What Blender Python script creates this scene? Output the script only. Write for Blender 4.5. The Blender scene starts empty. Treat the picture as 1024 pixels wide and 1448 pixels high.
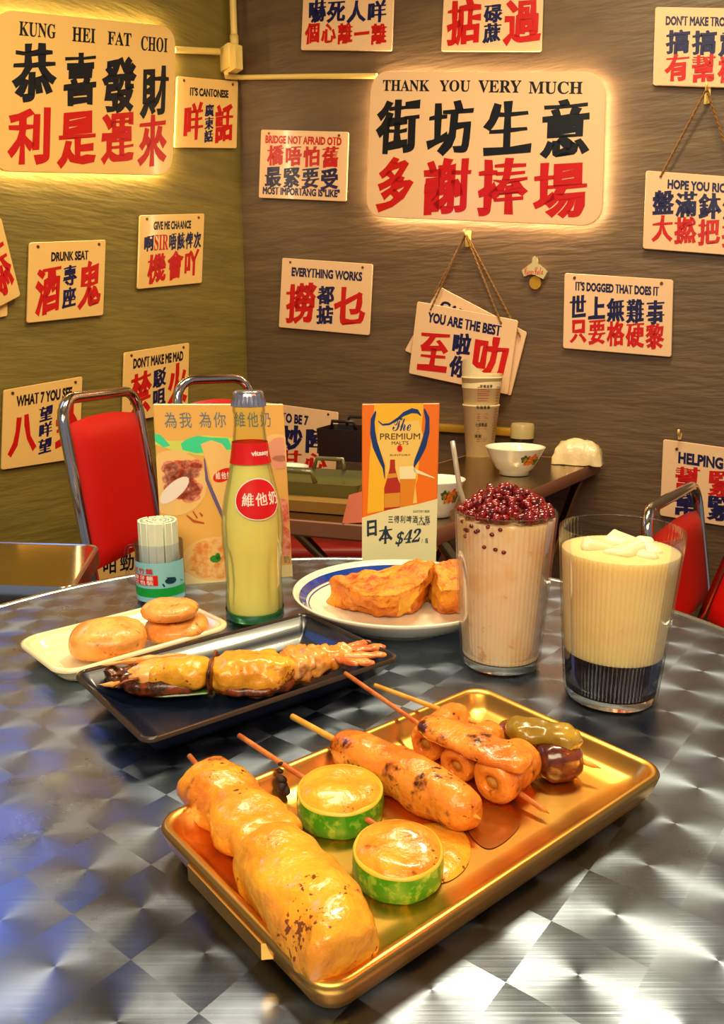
import bpy, bmesh, math, random
from mathutils import Vector, Matrix, noise
random.seed(7)
S = bpy.context.scene
COL = S.collection
V = Vector
# ------------------------------------------------------------------ camera, world, light, exposure
PITCH = math.radians(12.5); F = 1100.0; EYE = V((0, 0, 1.05))
cam_d = bpy.data.cameras.new('camera'); cam = bpy.data.objects.new('camera', cam_d); COL.objects.link(cam)
cam.location = EYE; cam.rotation_euler = (math.radians(90) - PITCH, 0, 0)
cam_d.sensor_fit = 'VERTICAL'; cam_d.sensor_height = 36; cam_d.lens = 36 * F / 1448
cam_d.clip_start = 0.02; S.camera = cam
S.view_settings.view_transform = 'Standard'; S.view_settings.look = 'None'
S.view_settings.gamma = 1; S.view_settings.use_curve_mapping = False
S.view_settings.exposure = 0.25
w = bpy.data.worlds.new('world'); S.world = w; w.use_nodes = True
w.node_tree.nodes['Background'].inputs[0].default_value = (0.42, 0.45, 0.55, 1)
w.node_tree.nodes['Background'].inputs[1].default_value = 0.38
def area(name, loc, target, size, power, color):
    d = bpy.data.lights.new(name, 'AREA'); d.shape = 'RECTANGLE'; d.size, d.size_y = size
    d.energy = power; d.color = color
    o = bpy.data.objects.new(name, d); COL.objects.link(o); o.location = loc
    o.rotation_euler = (V(target) - V(loc)).to_track_quat('-Z', 'Y').to_euler()
area('ceiling_lamp_right', (0.45, 1.35, 2.55), (0.15, 0.7, 0.75), (0.45, 0.2), 27, (1, 0.84, 0.50))
area('ceiling_lamp_left', (-0.25, 1.1, 2.55), (-0.1, 0.7, 0.75), (0.6, 0.25), 15, (1, 0.83, 0.55))
area('front_fill', (-0.15, -0.65, 2.0), (0.0, 1.2, 0.85), (1.2, 0.6), 26, (1, 0.82, 0.52))  # unseen fill added on the camera side, not a ceiling fitting
area('blue_tint_lamp', (-0.98, 1.40, 1.62), (-0.3, 0.6, 0.75), (0.4, 0.3), 1.5, (0.12, 0.30, 1.0))  # unseen blue lamp added to tint the table's left side, no screen there
area('red_tint_lamp', (0.9, 0.0, 1.9), (0.0, 0.5, 0.75), (0.25, 0.2), 2.5, (1, 0.30, 0.12))  # unseen red lamp added to warm the colour of the table steel

# ------------------------------------------------------------------ pixel helpers (points on real planes)
def ray(u, v):
    x = u - 512; y = v - 724
    return V((x, F * math.cos(PITCH) - y * math.sin(PITCH), -F * math.sin(PITCH) - y * math.cos(PITCH)))
def at_z(u, v, z):
    d = ray(u, v); return EYE + d * ((z - EYE.z) / d.z)
def at_y(u, v, Y):
    d = ray(u, v); return EYE + d * (Y / d.y)
def on_plane(u, v, p0, n):
    d = ray(u, v); return EYE + d * ((V(p0) - EYE).dot(n) / d.dot(n))
AX = V((0, math.cos(PITCH), -math.sin(PITCH)))
def px(n, p):
    return n * (V(p) - EYE).dot(AX) / F
TZ = 0.75

# ------------------------------------------------------------------ materials
def lin(h):
    h = h.lstrip('#'); c = [int(h[i:i + 2], 16) / 255 for i in (0, 2, 4)]
    return tuple(x / 12.92 if x <= 0.04045 else ((x + 0.055) / 1.055) ** 2.4 for x in c) + (1,)
MATS = {}
class NT:
    def __init__(s, m): s.t = m.node_tree; s.b = s.t.nodes['Principled BSDF']
    def n(s, typ, **k):
        x = s.t.nodes.new(typ)
        for a, b in k.items():
            if a.startswith('i_'): x.inputs[a[2:].replace('_', ' ')].default_value = b
            else: setattr(x, a, b)
        return x
    def l(s, a, b): s.t.links.new(a, b)
SR = {'milk_slush': .03, 'milk_tea': .03, 'soy_milk': .03, 'milk_foam': .02}
def mat(name, col, rough=0.5, metal=0.0, spec=0.5, sss=0.0, coat=0.0, trans=0.0, ior=1.45, emit=0.0,
        col2=None, nscale=20, lo=0.4, hi=0.6, bump=0.0, bscale=60, pepper=None, stretch=None, spots=None, sscale=60, slo=0.66, shi=0.72, bdist=0.002):
    if name in MATS: return MATS[name]
    m = bpy.data.materials.new(name); m.use_nodes = True; t = NT(m); b = t.b; I = b.inputs
    c = lin(col); I['Base Color'].default_value = c; I['Roughness'].default_value = rough; I['Metallic'].default_value = metal
    I['Specular IOR Level'].default_value = spec; I['IOR'].default_value = ior
    I['Transmission Weight'].default_value = trans; I['Coat Weight'].default_value = coat; I['Coat Roughness'].default_value = 0.08
    if sss: I['Subsurface Weight'].default_value = sss; I['Subsurface Radius'].default_value = (0.01, 0.005, 0.002); I['Subsurface Scale'].default_value = 1.0
    if name in SR: q_ = SR[name]; I['Subsurface Weight'].default_value = .5; I['Subsurface Radius'].default_value = (q_, q_ * .8, q_ * .55)
    if emit: I['Emission Color'].default_value = c; I['Emission Strength'].default_value = emit
    tc = t.n('ShaderNodeTexCoord'); co = tc.outputs['Object']
    if stretch:
        mp = t.n('ShaderNodeMapping'); mp.inputs['Scale'].default_value = stretch; t.l(co, mp.inputs[0]); co = mp.outputs[0]
    cur = None
    if col2:
        nz = t.n('ShaderNodeTexNoise', i_Scale=nscale, i_Detail=5.0, i_Roughness=0.6); t.l(co, nz.inputs['Vector'])
        mr = t.n('ShaderNodeMapRange'); mr.inputs[1].default_value = lo; mr.inputs[2].default_value = hi; t.l(nz.outputs[0], mr.inputs[0])
        mx = t.n('ShaderNodeMix', data_type='RGBA'); mx.inputs[6].default_value = c; mx.inputs[7].default_value = lin(col2)
        t.l(mr.outputs[0], mx.inputs[0]); cur = mx.outputs[2]
    if spots:
        nz = t.n('ShaderNodeTexNoise', i_Scale=sscale, i_Detail=4.0, i_Roughness=0.6); t.l(co, nz.inputs['Vector'])
        mr = t.n('ShaderNodeMapRange'); mr.inputs[1].default_value = slo; mr.inputs[2].default_value = shi; t.l(nz.outputs[0], mr.inputs[0])
        mx = t.n('ShaderNodeMix', data_type='RGBA'); mx.inputs[6].default_value = c; mx.inputs[7].default_value = lin(spots)
        if cur: t.l(cur, mx.inputs[6])
        t.l(mr.outputs[0], mx.inputs[0]); cur = mx.outputs[2]
    if pepper:
        nz = t.n('ShaderNodeTexNoise', i_Scale=330.0, i_Detail=2.0); t.l(co, nz.inputs['Vector'])
        n4 = t.n('ShaderNodeTexNoise', i_Scale=45.0, i_Detail=2.0); t.l(co, n4.inputs['Vector'])
        mu = t.n('ShaderNodeMath', operation='MULTIPLY'); t.l(nz.outputs[0], mu.inputs[0]); t.l(n4.outputs[0], mu.inputs[1])
        mr = t.n('ShaderNodeMapRange'); mr.inputs[1].default_value = .375; mr.inputs[2].default_value = .41; t.l(mu.outputs[0], mr.inputs[0])
        mx = t.n('ShaderNodeMix', data_type='RGBA'); mx.inputs[6].default_value = c; mx.inputs[7].default_value = lin(pepper)
        if cur: t.l(cur, mx.inputs[6])
        t.l(mr.outputs[0], mx.inputs[0]); cur = mx.outputs[2]
    if cur: t.l(cur, I['Base Color'])
    if bump:
        nz = t.n('ShaderNodeTexNoise', i_Scale=bscale, i_Detail=4.0); t.l(co, nz.inputs['Vector'])
        bp = t.n('ShaderNodeBump'); bp.inputs['Strength'].default_value = bump; bp.inputs['Distance'].default_value = bdist
        t.l(nz.outputs[0], bp.inputs['Height']); t.l(bp.outputs[0], I['Normal'])
    MATS[name] = m
    return m
M_WALL_L = mat('plaster_olive', '#84702e', 0.5, col2='#6c5c26', nscale=4, lo=.3, hi=.7, bump=0.3, bscale=12, stretch=(1.0, 1.0, 6), bdist=0.012)
M_WALL_R = mat('plaster_brown', '#6e563a', 0.48, col2='#5a4430', nscale=4, lo=.3, hi=.7, bump=0.3, bscale=12, stretch=(1.0, 1.0, 6), bdist=0.012)
M_FLOOR = mat('floor_tile', '#3b2c22', 0.4, col2='#2c211a', nscale=6)
M_CEIL = mat('ceiling_paint', '#b9a98a', 0.8)
M_ACR_L = mat('acrylic_yellow', '#efc070', 0.22, coat=0.3)
M_ACR_R = mat('acrylic_cream', '#efc495', 0.22, coat=0.3)
M_NAVY = mat('print_navy', '#181a4a', 0.35)
M_BLACK = mat('print_black', '#14161c', 0.35)
M_RED = mat('print_red', '#c8140f', 0.35)
M_LED = mat('led_strip', '#ffebbe', emit=34.0)
M_SCREW = mat('screw_brass', '#7a5a22', 0.35, metal=0.8)
M_PVC = mat('conduit_plastic', '#e8c46a', 0.4)
M_ROPE = mat('hemp_rope', '#8a5f2a', 0.9, bump=0.5, bscale=600, bdist=0.0005)
M_CHROME = mat('chrome_tube', '#d8cfc4', 0.12, metal=1.0)
M_BRASST = mat('worn_chrome_tube', '#b08a55', 0.2, metal=1.0)
M_VINYL = mat('red_vinyl', '#c41206', 0.42, bump=0.15, bscale=300, bdist=0.0005)
M_VINYLD = mat('dark_red_vinyl', '#8f0e08', 0.45)
M_STEELD = mat('counter_steel', '#a8906a', 0.22, metal=1.0, bump=0.25, bscale=40, bdist=0.001, stretch=(1, 6, 1))
M_RIMST = mat('steel_rim', '#cfd0cc', 0.2, metal=1.0)
M_WOODL = mat('tan_painted_steel', '#8a5a3a', 0.5)
M_TRIM = mat('brass_trim', '#c8962a', 0.35, metal=0.4)
M_GOLD = mat('gold_metal', '#e8ad52', 0.32, metal=1.0, bump=0.05, bscale=30)
M_CERW = mat('cream_ceramic', '#f0dfae', 0.15, coat=0.6)
M_CERP = mat('white_ceramic', '#f0ead0', 0.15, coat=0.6)
M_BLUE = mat('cobalt_glaze', '#123a9a', 0.15, coat=0.6)
M_BLACKC = mat('black_ceramic', '#0b1428', 0.30, coat=0.25)
M_BRIM = mat('bronze_rim_glaze', '#3a2c20', 0.3, coat=0.5)
M_CHEESE = mat('cheese_sauce', '#eb9c2a', 0.3, sss=0.15, coat=0.35, col2='#d0741c', nscale=30, spots='#5a2408', sscale=60, slo=0.62, shi=0.70, bump=0.6, bscale=140, bdist=0.003, pepper='#5a2408')
M_CHEESE2 = mat('cheese_sauce_scorched', '#eb9030', 0.28, sss=0.15, coat=0.3, col2='#cf6a18', nscale=40, spots='#4a1a08', sscale=55, slo=0.57, shi=0.66, bump=0.6, bscale=140, bdist=0.003, pepper='#4a1c08')
M_CHEESE3 = mat('cheese_sauce_pale', '#efa92c', 0.28, sss=0.15, coat=0.4, col2='#d98a22', nscale=25, spots='#b0661a', sscale=50, slo=0.68, shi=0.8, bump=0.6, bscale=120, bdist=0.003, pepper='#7a3c10')
M_ZSKIN = mat('zucchini_skin', '#3f9a1a', 0.3, coat=0.3, col2='#8fc23a', nscale=160, lo=.5, hi=.62, bump=0.2, bscale=200)
M_ZFLESH = mat('zucchini_flesh', '#d0b83c', 0.35, sss=0.1)
M_CHAR = mat('charred_bits', '#2a1006', 0.7, bump=0.6, bscale=300)
M_STICK = mat('bamboo_red', '#b3541c', 0.5, col2='#c87a35', nscale=80, stretch=(1, 1, 1))
M_STICKY = mat('bamboo_pale', '#e0a53a', 0.5, col2='#d08a2a', nscale=80)
M_FISH = mat('fishcake_skin', '#e8913a', 0.35, sss=0.15, coat=0.2, col2='#f2b45e', nscale=45, spots='#a8501a', sscale=120, slo=0.6, shi=0.7, bump=0.6, bscale=160, bdist=.002)
M_TOAST = mat('fried_toast', '#e07a14', 0.5, sss=0.1, col2='#ee9c28', nscale=28, lo=.42, hi=.6, spots='#b04408', sscale=70, slo=.48, shi=.66, bump=1.0, bscale=220, bdist=0.003)
M_TOASTY = mat('toast_crumb', '#f2b83a', 0.5, sss=0.1, col2='#e89a28', nscale=24, bump=0.5, bscale=120, bdist=0.002)
M_PRAWN = mat('prawn_shell', '#e88a2c', 0.3, coat=0.5, col2='#f0b060', nscale=35, lo=.42, hi=.6, spots='#9a3a0c', sscale=60, slo=0.55, shi=0.68, bump=0.5, bscale=110, bdist=0.002)
M_PRAWND = mat('prawn_face', '#2a1408', 0.3, coat=0.5, col2='#7a4218', nscale=120, bump=.6, bscale=200)
M_MUSH = mat('mushroom_skin', '#4a1a10', 0.25, coat=0.5, col2='#7a3a1a', nscale=60)
M_MUSHG = mat('olive_cheese', '#b08a28', 0.27, coat=0.4, col2='#8a6a1a', nscale=40, bump=.4, bscale=90)
M_SAUCE = mat('amber_sauce', '#b86a14', 0.15, coat=0.8, spec=0.6)
M_GREASE = mat('grease_film', '#a0561a', 0.2, metal=0.5, coat=0.5)
def thin_glass(name, tint, rough, blend=0.35, mx=0.85):
    m = bpy.data.materials.new(name); m.use_nodes = True; t = NT(m); o = s_out = t.t.nodes['Material Output']; t.t.nodes.remove(t.b)
    tr = t.n('ShaderNodeBsdfTransparent'); tr.inputs[0].default_value = lin(tint); gl = t.n('ShaderNodeBsdfGlossy'); gl.inputs['Roughness'].default_value = rough
    fw = t.n('ShaderNodeLayerWeight'); fw.inputs[0].default_value = blend; mm = t.n('ShaderNodeMath', operation='MULTIPLY'); mm.inputs[1].default_value = mx
    t.l(fw.outputs['Fresnel'], mm.inputs[0]); x = t.n('ShaderNodeMixShader'); t.l(mm.outputs[0], x.inputs[0]); t.l(tr.outputs[0], x.inputs[1]); t.l(gl.outputs[0], x.inputs[2])
    t.l(x.outputs[0], o.inputs[0]); MATS[name] = m; return m
M_GLASS = thin_glass('clear_glass', '#fbfcfb', 0.03, .16, .38)
M_GLASSR = mat('thick_glass', '#f4f8f4', 0.03, trans=1.0, ior=1.3)
M_GLASSG = thin_glass('green_glass', '#fafcf2', 0.04, .14, .45)
M_PLAST = thin_glass('clear_plastic', '#f2f4fa', 0.10, .14, .7)
M_MILK = mat('milk_slush', '#ffd2a6', 0.45, sss=0.2, col2='#f0b070', nscale=22, lo=.45, hi=.7, spots='#d89058', sscale=55, slo=0.62, shi=0.72)
M_TEA = mat('milk_tea', '#fbd890', 0.4, sss=0.2, col2='#efc886', nscale=14, spots='#d89a50', sscale=28, slo=0.68, shi=0.76)
M_FOAM = mat('milk_foam', '#efe0b0', 0.4, sss=0.2, bump=.5, bscale=200)
M_JELLY = mat('grass_jelly', '#1c0c05', 0.1, coat=0.8, col2='#2a1408', nscale=40)
M_BEAN = mat('red_beans', '#4a0508', 0.15, coat=0.5, col2='#8a1210', nscale=120)
M_ICE = mat('ice_chips', '#e8e0d0', 0.1, trans=0.6, ior=1.31)
M_SOY = mat('soy_milk', '#f8e690', 0.4, sss=0.1)
M_LRED = mat('label_red', '#dc1408', 0.3, coat=0.3)
M_WHITE = mat('print_white', '#f6e8d8', 0.4)
M_CAP = mat('bottle_cap_metal', '#c8c4cc', 0.2, metal=0.9)
M_CARD = mat('poster_card', '#f0b95a', 0.3, coat=0.3)
M_CARDE = mat('card_edge', '#f3dfa0', 0.4)
M_GREYB = mat('print_grey_blue', '#6a8286', 0.4)
M_TEAL = mat('glare_teal', '#3fe0a0', 0.35)
M_LIME = mat('glare_lime', '#d8e060', 0.35)
M_PINK = mat('print_pink', '#eaa080', 0.4)
M_BROWNP = mat('print_brown', '#b8562a', 0.4)
M_SALM = mat('print_salmon', '#d85a3a', 0.4, col2='#f0a080', nscale=120)
M_PURP = mat('print_purple', '#6a5a8a', 0.4)
M_CREAMP = mat('print_cream', '#f4c878', 0.4)
M_FOODP = mat('print_noodles', '#e88a3a', 0.4, col2='#f4c878', nscale=90)
M_GREENP = mat('print_green', '#2c8a2a', 0.4)
M_BEERO = mat('print_orange', '#f07818', 0.3)
M_BEERY = mat('print_yellow', '#f6c02c', 0.3)
M_BEERPL = mat('print_pale_yellow', '#f4cf6a', 0.3)
M_BEERC = mat('print_pale', '#e9e8b4', 0.3)
M_BLUEP = mat('print_blue', '#153a7a', 0.3)
M_TEALD = mat('print_dark_teal', '#0f3b4e', 0.3)
M_LBLUE = mat('label_light_blue', '#8fd0d8', 0.3)
M_LGREEN = mat('label_green', '#15a03c', 0.3)
M_PAPER = mat('menu_paper', '#efd9a6', 0.7)
M_WRAP = mat('wrapped_tissue', '#e8cf98', 0.35, coat=0.5, bump=.6, bscale=50, bdist=.004)
M_OIL = mat('chilli_oil', '#a85a28', 0.2)
M_DARKB = mat('dark_plastic', '#1e1712', 0.35)
M_OLIVET = mat('tray_olive_reflection', '#5f5a2a', 0.25, coat=.5)  # green reflection on the black tray put into its base colour
M_BOARD = mat('yellow_board', '#8f6a2c', 0.5)
M_NAPK = mat('pink_napkin', '#e07a5a', 0.6)
M_PICK = mat('toothpick_wrapper', '#dfe6cc', 0.5)

# ------------------------------------------------------------------ object helpers
def link(name, me, parent=None):
    o = bpy.data.objects.new(name, me); COL.objects.link(o)
    if parent: o.parent = parent
    return o
def tag(o, label, cat, group=None, kind=None):
    if label: o['label'] = label
    if cat: o['category'] = cat
    if group: o['group'] = group
    if kind: o['kind'] = kind
    return o
def thing(name, label, cat, loc, rz=0, group=None):
    o = link(name, None); o.location = loc; o.rotation_euler = (0, 0, rz); return tag(o, label, cat, group)
def struct(o): o['kind'] = 'structure'; return o
def mesh(name, vs, fs, m, parent=None, smooth=True, world=True, autos=None):
    """vs in world coordinates; shifted into the parent's frame when the parent is unrotated"""
    off = V((0, 0, 0))
    if parent is not None and world:
        q = parent
        while q: off = off + q.location; q = q.parent
    me = bpy.data.meshes.new(name); me.from_pydata([tuple(V(v) - off) for v in vs], [], fs)
    ms = m if isinstance(m, (list, tuple)) else [m]
    for x in ms: me.materials.append(x)
    if smooth:
        me.shade_smooth()
        if autos is not None: me.set_sharp_from_angle(angle=math.radians(autos))
    me.update()
    return link(name, me, parent)
class MB:
    def __init__(s): s.v = []; s.f = []
    def add(s, vs, fs, M=None):
        k = len(s.v); s.v += [M @ V(v) for v in vs] if M else [V(v) for v in vs]
        s.f += [tuple(i + k for i in f) for f in fs]; return s
    def build(s, name, m, parent=None, **k): return mesh(name, s.v, s.f, m, parent, **k)
def box_g(sx, sy, sz, r=0.0, seg=2):
    bm = bmesh.new(); bmesh.ops.create_cube(bm, size=1)
    for v in bm.verts: v.co = V((v.co.x * sx, v.co.y * sy, v.co.z * sz))
    if r: bmesh.ops.bevel(bm, geom=bm.edges[:], offset=r, segments=seg, affect='EDGES', profile=0.5)
    vs = [v.co.copy() for v in bm.verts]; bm.verts.index_update(); fs = [tuple(v.index for v in f.verts) for f in bm.faces]; bm.free()
    return vs, fs
def TM(loc, rz=0, rx=0, ry=0):
    return Matrix.Translation(V(loc)) @ Matrix.Rotation(rz, 4, 'Z') @ Matrix.Rotation(rx, 4, 'X') @ Matrix.Rotation(ry, 4, 'Y')
def tube_g(pts, rad, seg=10, caps=True):
    pts = [V(p) for p in pts]; n = len(pts)
    rads = rad if isinstance(rad, (list, tuple)) else [rad] * n
    vs = []; fs = []; up = None
    for i in range(n):
        t = (pts[min(i + 1, n - 1)] - pts[max(i - 1, 0)]).normalized()
        if up is None: up = V((0, 0, 1)) if abs(t.z) < .9 else V((1, 0, 0))
        a = (up - t * up.dot(t)).normalized(); up = a; b = t.cross(a)
        for k in range(seg):
            th = 2 * math.pi * k / seg; vs.append(pts[i] + (a * math.cos(th) + b * math.sin(th)) * rads[i])
    for i in range(n - 1):
        for k in range(seg):
            fs.append((i * seg + k, i * seg + (k + 1) % seg, (i + 1) * seg + (k + 1) % seg, (i + 1) * seg + k))
    if caps: fs.append(tuple(reversed(range(seg)))); fs.append(tuple((n - 1) * seg + k for k in range(seg)))
    return vs, fs
def lathe_g(prof, seg=64, c=(0, 0, 0), rib=None, caps=False):
    vs = []; fs = []; c = V(c)
    for r, z in prof:
        for k in range(seg):
            th = 2 * math.pi * k / seg; rr = r * (rib(th, z) if rib else 1)
            vs.append(c + V((rr * math.cos(th), rr * math.sin(th), z)))
    for i in range(len(prof) - 1):
        for k in range(seg):
            fs.append((i * seg + k, i * seg + (k + 1) % seg, (i + 1) * seg + (k + 1) % seg, (i + 1) * seg + k))
    if caps: fs.append(tuple(reversed(range(seg)))); fs.append(tuple((len(prof) - 1) * seg + k for k in range(seg)))
    return vs, fs
def rr(w, h, r, n=6):
    out = []
    for cx, cy, a0 in ((w / 2 - r, h / 2 - r, 0), (-w / 2 + r, h / 2 - r, 90), (-w / 2 + r, -h / 2 + r, 180), (w / 2 - r, -h / 2 + r, 270)):
        for k in range(n + 1):
            a = math.radians(a0 + 90 * k / n); out.append((cx + r * math.cos(a), cy + r * math.sin(a)))
    return out
def rings_g(rings, cap0=True, cap1=True):
    n = len(rings[0]); vs = [p for r in rings for p in r]; fs = []
    for i in range(len(rings) - 1):
        for k in range(n): fs.append((i * n + k, i * n + (k + 1) % n, (i + 1) * n + (k + 1) % n, (i + 1) * n + k))
    if cap0: fs.append(tuple(reversed(range(n))))
    if cap1: fs.append(tuple((len(rings) - 1) * n + k for k in range(n)))
    return vs, fs
def fbm(p, s, seed=0): return noise.noise(V(p) * s + V((seed * 7.1, seed * 3.3, seed * 1.7)))
def blob(name, p0, p1, ry, rz, m, parent=None, amp=0.12, ns=60, seed=1, n=40, seg=36, sq=2.6, zmin=None, prof=None, bend=0.0, tail=None):
    """lumpy lozenge from p0 to p1; half width ry (sideways), half height rz; superelliptic ends"""
    p0, p1 = V(p0), V(p1); ax = p1 - p0; L = ax.length; t = ax.normalized()
    side = t.cross(V((0, 0, 1))).normalized(); up = side.cross(t)
    vs = []; fs = []
    for i in range(n + 1):
        s = -1 + 2 * i / n; s = math.sin(s * math.pi / 2)
        e = max(0.0, 1 - abs(s) ** sq) ** (1 / sq)
        if prof: e *= prof((s + 1) / 2)
        for k in range(seg):
            th = 2 * math.pi * k / seg; c, sn = math.cos(th), math.sin(th)
            p = p0 + t * (L * (s + 1) / 2) + side * (ry * e * math.copysign(abs(c) ** .85, c) + bend * (1 - s * s)) + up * (rz * e * math.copysign(abs(sn) ** .85, sn))
            d = (p - (p0 + t * (L * (s + 1) / 2))); dn = d.normalized() if d.length > 1e-6 else t * s
            a = fbm(p, ns, seed) * 0.65 + fbm(p, ns * 2.3, seed + 3) * 0.3 + fbm(p, ns * 5, seed + 5) * .12
            p = p + (dn + t * s * .3) * a * amp * min(ry, rz) * 1.6
            if zmin is not None and p.z < zmin: p.z = zmin
            vs.append(p)
    for i in range(n):
        for k in range(seg): fs.append((i * seg + k, i * seg + (k + 1) % seg, (i + 1) * seg + (k + 1) % seg, (i + 1) * seg + k))
    return mesh(name, vs, fs, m, parent)

# ------------------------------------------------------------------ lettering
GC = {}
def glyph(s, wt, brush=0.0, slant=0.0, fit=False):
    key = (s, wt, brush, slant, fit)
    if key in GC: return GC[key]
    c = bpy.data.curves.new('t', 'FONT'); c.body = s; c.resolution_u = 3
    o = bpy.data.objects.new('t', c); COL.objects.link(o)
    dg = bpy.context.evaluated_depsgraph_get(); dg.update(); e = o.evaluated_get(dg); me = e.to_mesh()
    vs = [[v.co.x, v.co.y] for v in me.vertices]; fs = [tuple(p.vertices) for p in me.polygons]
    e.to_mesh_clear(); bpy.data.objects.remove(o); bpy.data.curves.remove(c)
    cnt = {}
    for fi, f in enumerate(fs):
        ar = sum(vs[f[i - 1]][0] * vs[f[i]][1] - vs[f[i]][0] * vs[f[i - 1]][1] for i in range(len(f)))
        for i in range(len(f)):
            a, b = f[i - 1], f[i]
            cnt.setdefault((min(a, b), max(a, b)), []).append((a, b) if ar > 0 else (b, a))
    # merge coincident boundary points so that offsets stay closed
    nrm = {}
    for kx, l in cnt.items():
        if len(l) == 1:
            a, b = l[0]; dx, dy = vs[b][0] - vs[a][0], vs[b][1] - vs[a][1]; L = math.hypot(dx, dy)
            if L < 1e-9: continue
            for q in (a, b):
                kk = (round(vs[q][0], 4), round(vs[q][1], 4)); g = nrm.setdefault(kk, []); g.append((dy / L, -dx / L))
    out = []
    for x, y in vs:
        g = nrm.get((round(x, 4), round(y, 4)))
        nx = ny = 0
        if g:
            sx, sy = sum(q[0] for q in g), sum(q[1] for q in g); L = math.hypot(sx, sy)
            if L > 1e-6:
                d = len(g) / L; d = min(d, 1.5); nx, ny = sx / L * d, sy / L * d
        wx, wy = wt, wt
        if brush:
            q = noise.noise(V((x * 4.3 + len(GC) * 1.7, y * 4.3, 3.1)))
            wx = wt * 1.15 + brush * q; wy = wt * 0.85 + brush * q
            x2 = x + nx * wx + brush * .5 * noise.noise(V((x * 2.6, y * 2.6, 9 + len(GC))))
            y2 = y + ny * wy + brush * .5 * noise.noise(V((x * 2.6, y * 2.6, 5 + len(GC)))) + 0.10 * (x - .5)
        else: x2, y2 = x + nx * wx, y + ny * wy
        out.append((x2 + slant * y2, y2))
    if fit:
        x0 = min(p[0] for p in out); x1 = max(p[0] for p in out); y0 = min(p[1] for p in out); y1 = max(p[1] for p in out)
        out = [((p[0] - x0) / (x1 - x0), (p[1] - y0) / (y1 - y0)) for p in out]
    else: out = [(p[0], (p[1] + .09) / .94) for p in out]
    GC[key] = (out, fs); return out, fs
SERIF = {}
for i in range(26): SERIF[chr(65 + i)] = chr(0x1D400 + i)
def serif(s): return ''.join(SERIF.get(c, c) for c in s)
def script(s): return ''.join(chr(0x1D4D0 + ord(c) - 65) if c.isupper() else chr(0x1D4EA + ord(c) - 97) if c.islower() else c for c in s)
def digits(s): return ''.join(chr(0x1D7CE + int(c)) if c.isdigit() else c for c in s)
class Sheet:
    """flat board given by four corners TL, TR, BR, BL and a facing normal; (u, v) with v down"""
    def __init__(s, c, n, loc=None): s.c = [V(x) for x in c]; s.n = V(n).normalized(); s.root = None
    def p(s, u, v, h=0.0):
        a, b, c, d = s.c; return (a * (1 - u) + b * u) * (1 - v) + (d * (1 - u) + c * u) * v + s.n * h
    def slab(s, name, th, r, m, parent, n=5, h1=0.0):
        W = ((s.c[1] - s.c[0]).length + (s.c[2] - s.c[3]).length) / 2; H = ((s.c[3] - s.c[0]).length + (s.c[2] - s.c[1]).length) / 2
        e = min(0.0012, th * .3)
        def ring(ins, h): return [s.p(.5 + x / W, .5 - y / H, h) for x, y in rr(W - 2 * ins, H - 2 * ins, max(r - ins, 1e-4), n)]
        g = rings_g([ring(0, h1 - th), ring(0, h1 - e), ring(e, h1)])
        return mesh(name, g[0], g[1], m, parent, autos=40)
    def text(s, name, items, m, parent, h=0.0006):
        """items: (string, u0, v0, u1, v1, style)"""
        b = MB()
        for it in items:
            st, u0, v0, u1, v1 = it[:5]; sty = it[5] if len(it) > 5 else 'brush'
            if sty in ('brush', 'mid', 'thin'):
                n = len(st); vert = (v1 - v0) > (u1 - u0) and n > 1
                for i, ch in enumerate(st):
                    if ch == ' ': continue
                    g = glyph(ch, {'brush': .042, 'mid': .02, 'thin': .002}[sty], .035 if sty == 'brush' else 0)
                    if vert: a0, a1, b0, b1 = u0, u1, v0 + (v1 - v0) * i / n, v0 + (v1 - v0) * (i + 1) / n
                    else: a0, a1, b0, b1 = u0 + (u1 - u0) * i / n, u0 + (u1 - u0) * (i + 1) / n, v0, v1
                    kx_ = .90; b.add([s.p(a0 + (a1 - a0) * (.5 + (x - .5) * kx_), b1 - (b1 - b0) * (.5 + (y - .5) * kx_), h) for x, y in g[0]], g[1])
            else:
                wt = {'latin': .05, 'serif': .008, 'script': .0, 'fine': 0.01}[sty]
                t = serif(st) if sty == 'serif' else st
                g = glyph(t, wt, fit=True)
                b.add([s.p(u0 + (u1 - u0) * x, v1 - (v1 - v0) * y, h) for x, y in g[0]], g[1])
        return b.build(name, m, parent, smooth=False)
    def poly(s, name, polys, m, parent, h=0.0003):
        if 1 < len(polys) <= 4 and 'plate' in name or name == 'noodle_print':
            for k, P in enumerate(polys): o = s.poly(name + '', [P], m, parent, h + .0001 * (k if name == 'noodle_print' else 0)) if name != 'noodle_print' else mesh(name, [s.p(u, v, h + .00003 * k) for u, v in P], [tuple(range(len(P)))], m, parent, smooth=False)
            return o
        b = MB()
        for P in polys: b.add([s.p(u, v, h) for u, v in P], [tuple(range(len(P)))])
        return b.build(name, m, parent, smooth=False)
def ell(cx, cy, rx, ry, n=28, rot=0):
    o = []
    for k in range(n):
        a = 2 * math.pi * k / n; x, y = rx * math.cos(a), ry * math.sin(a)
        o.append((cx + x * math.cos(rot) - y * math.sin(rot), cy + x * math.sin(rot) + y * math.cos(rot)))
    return o
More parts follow.
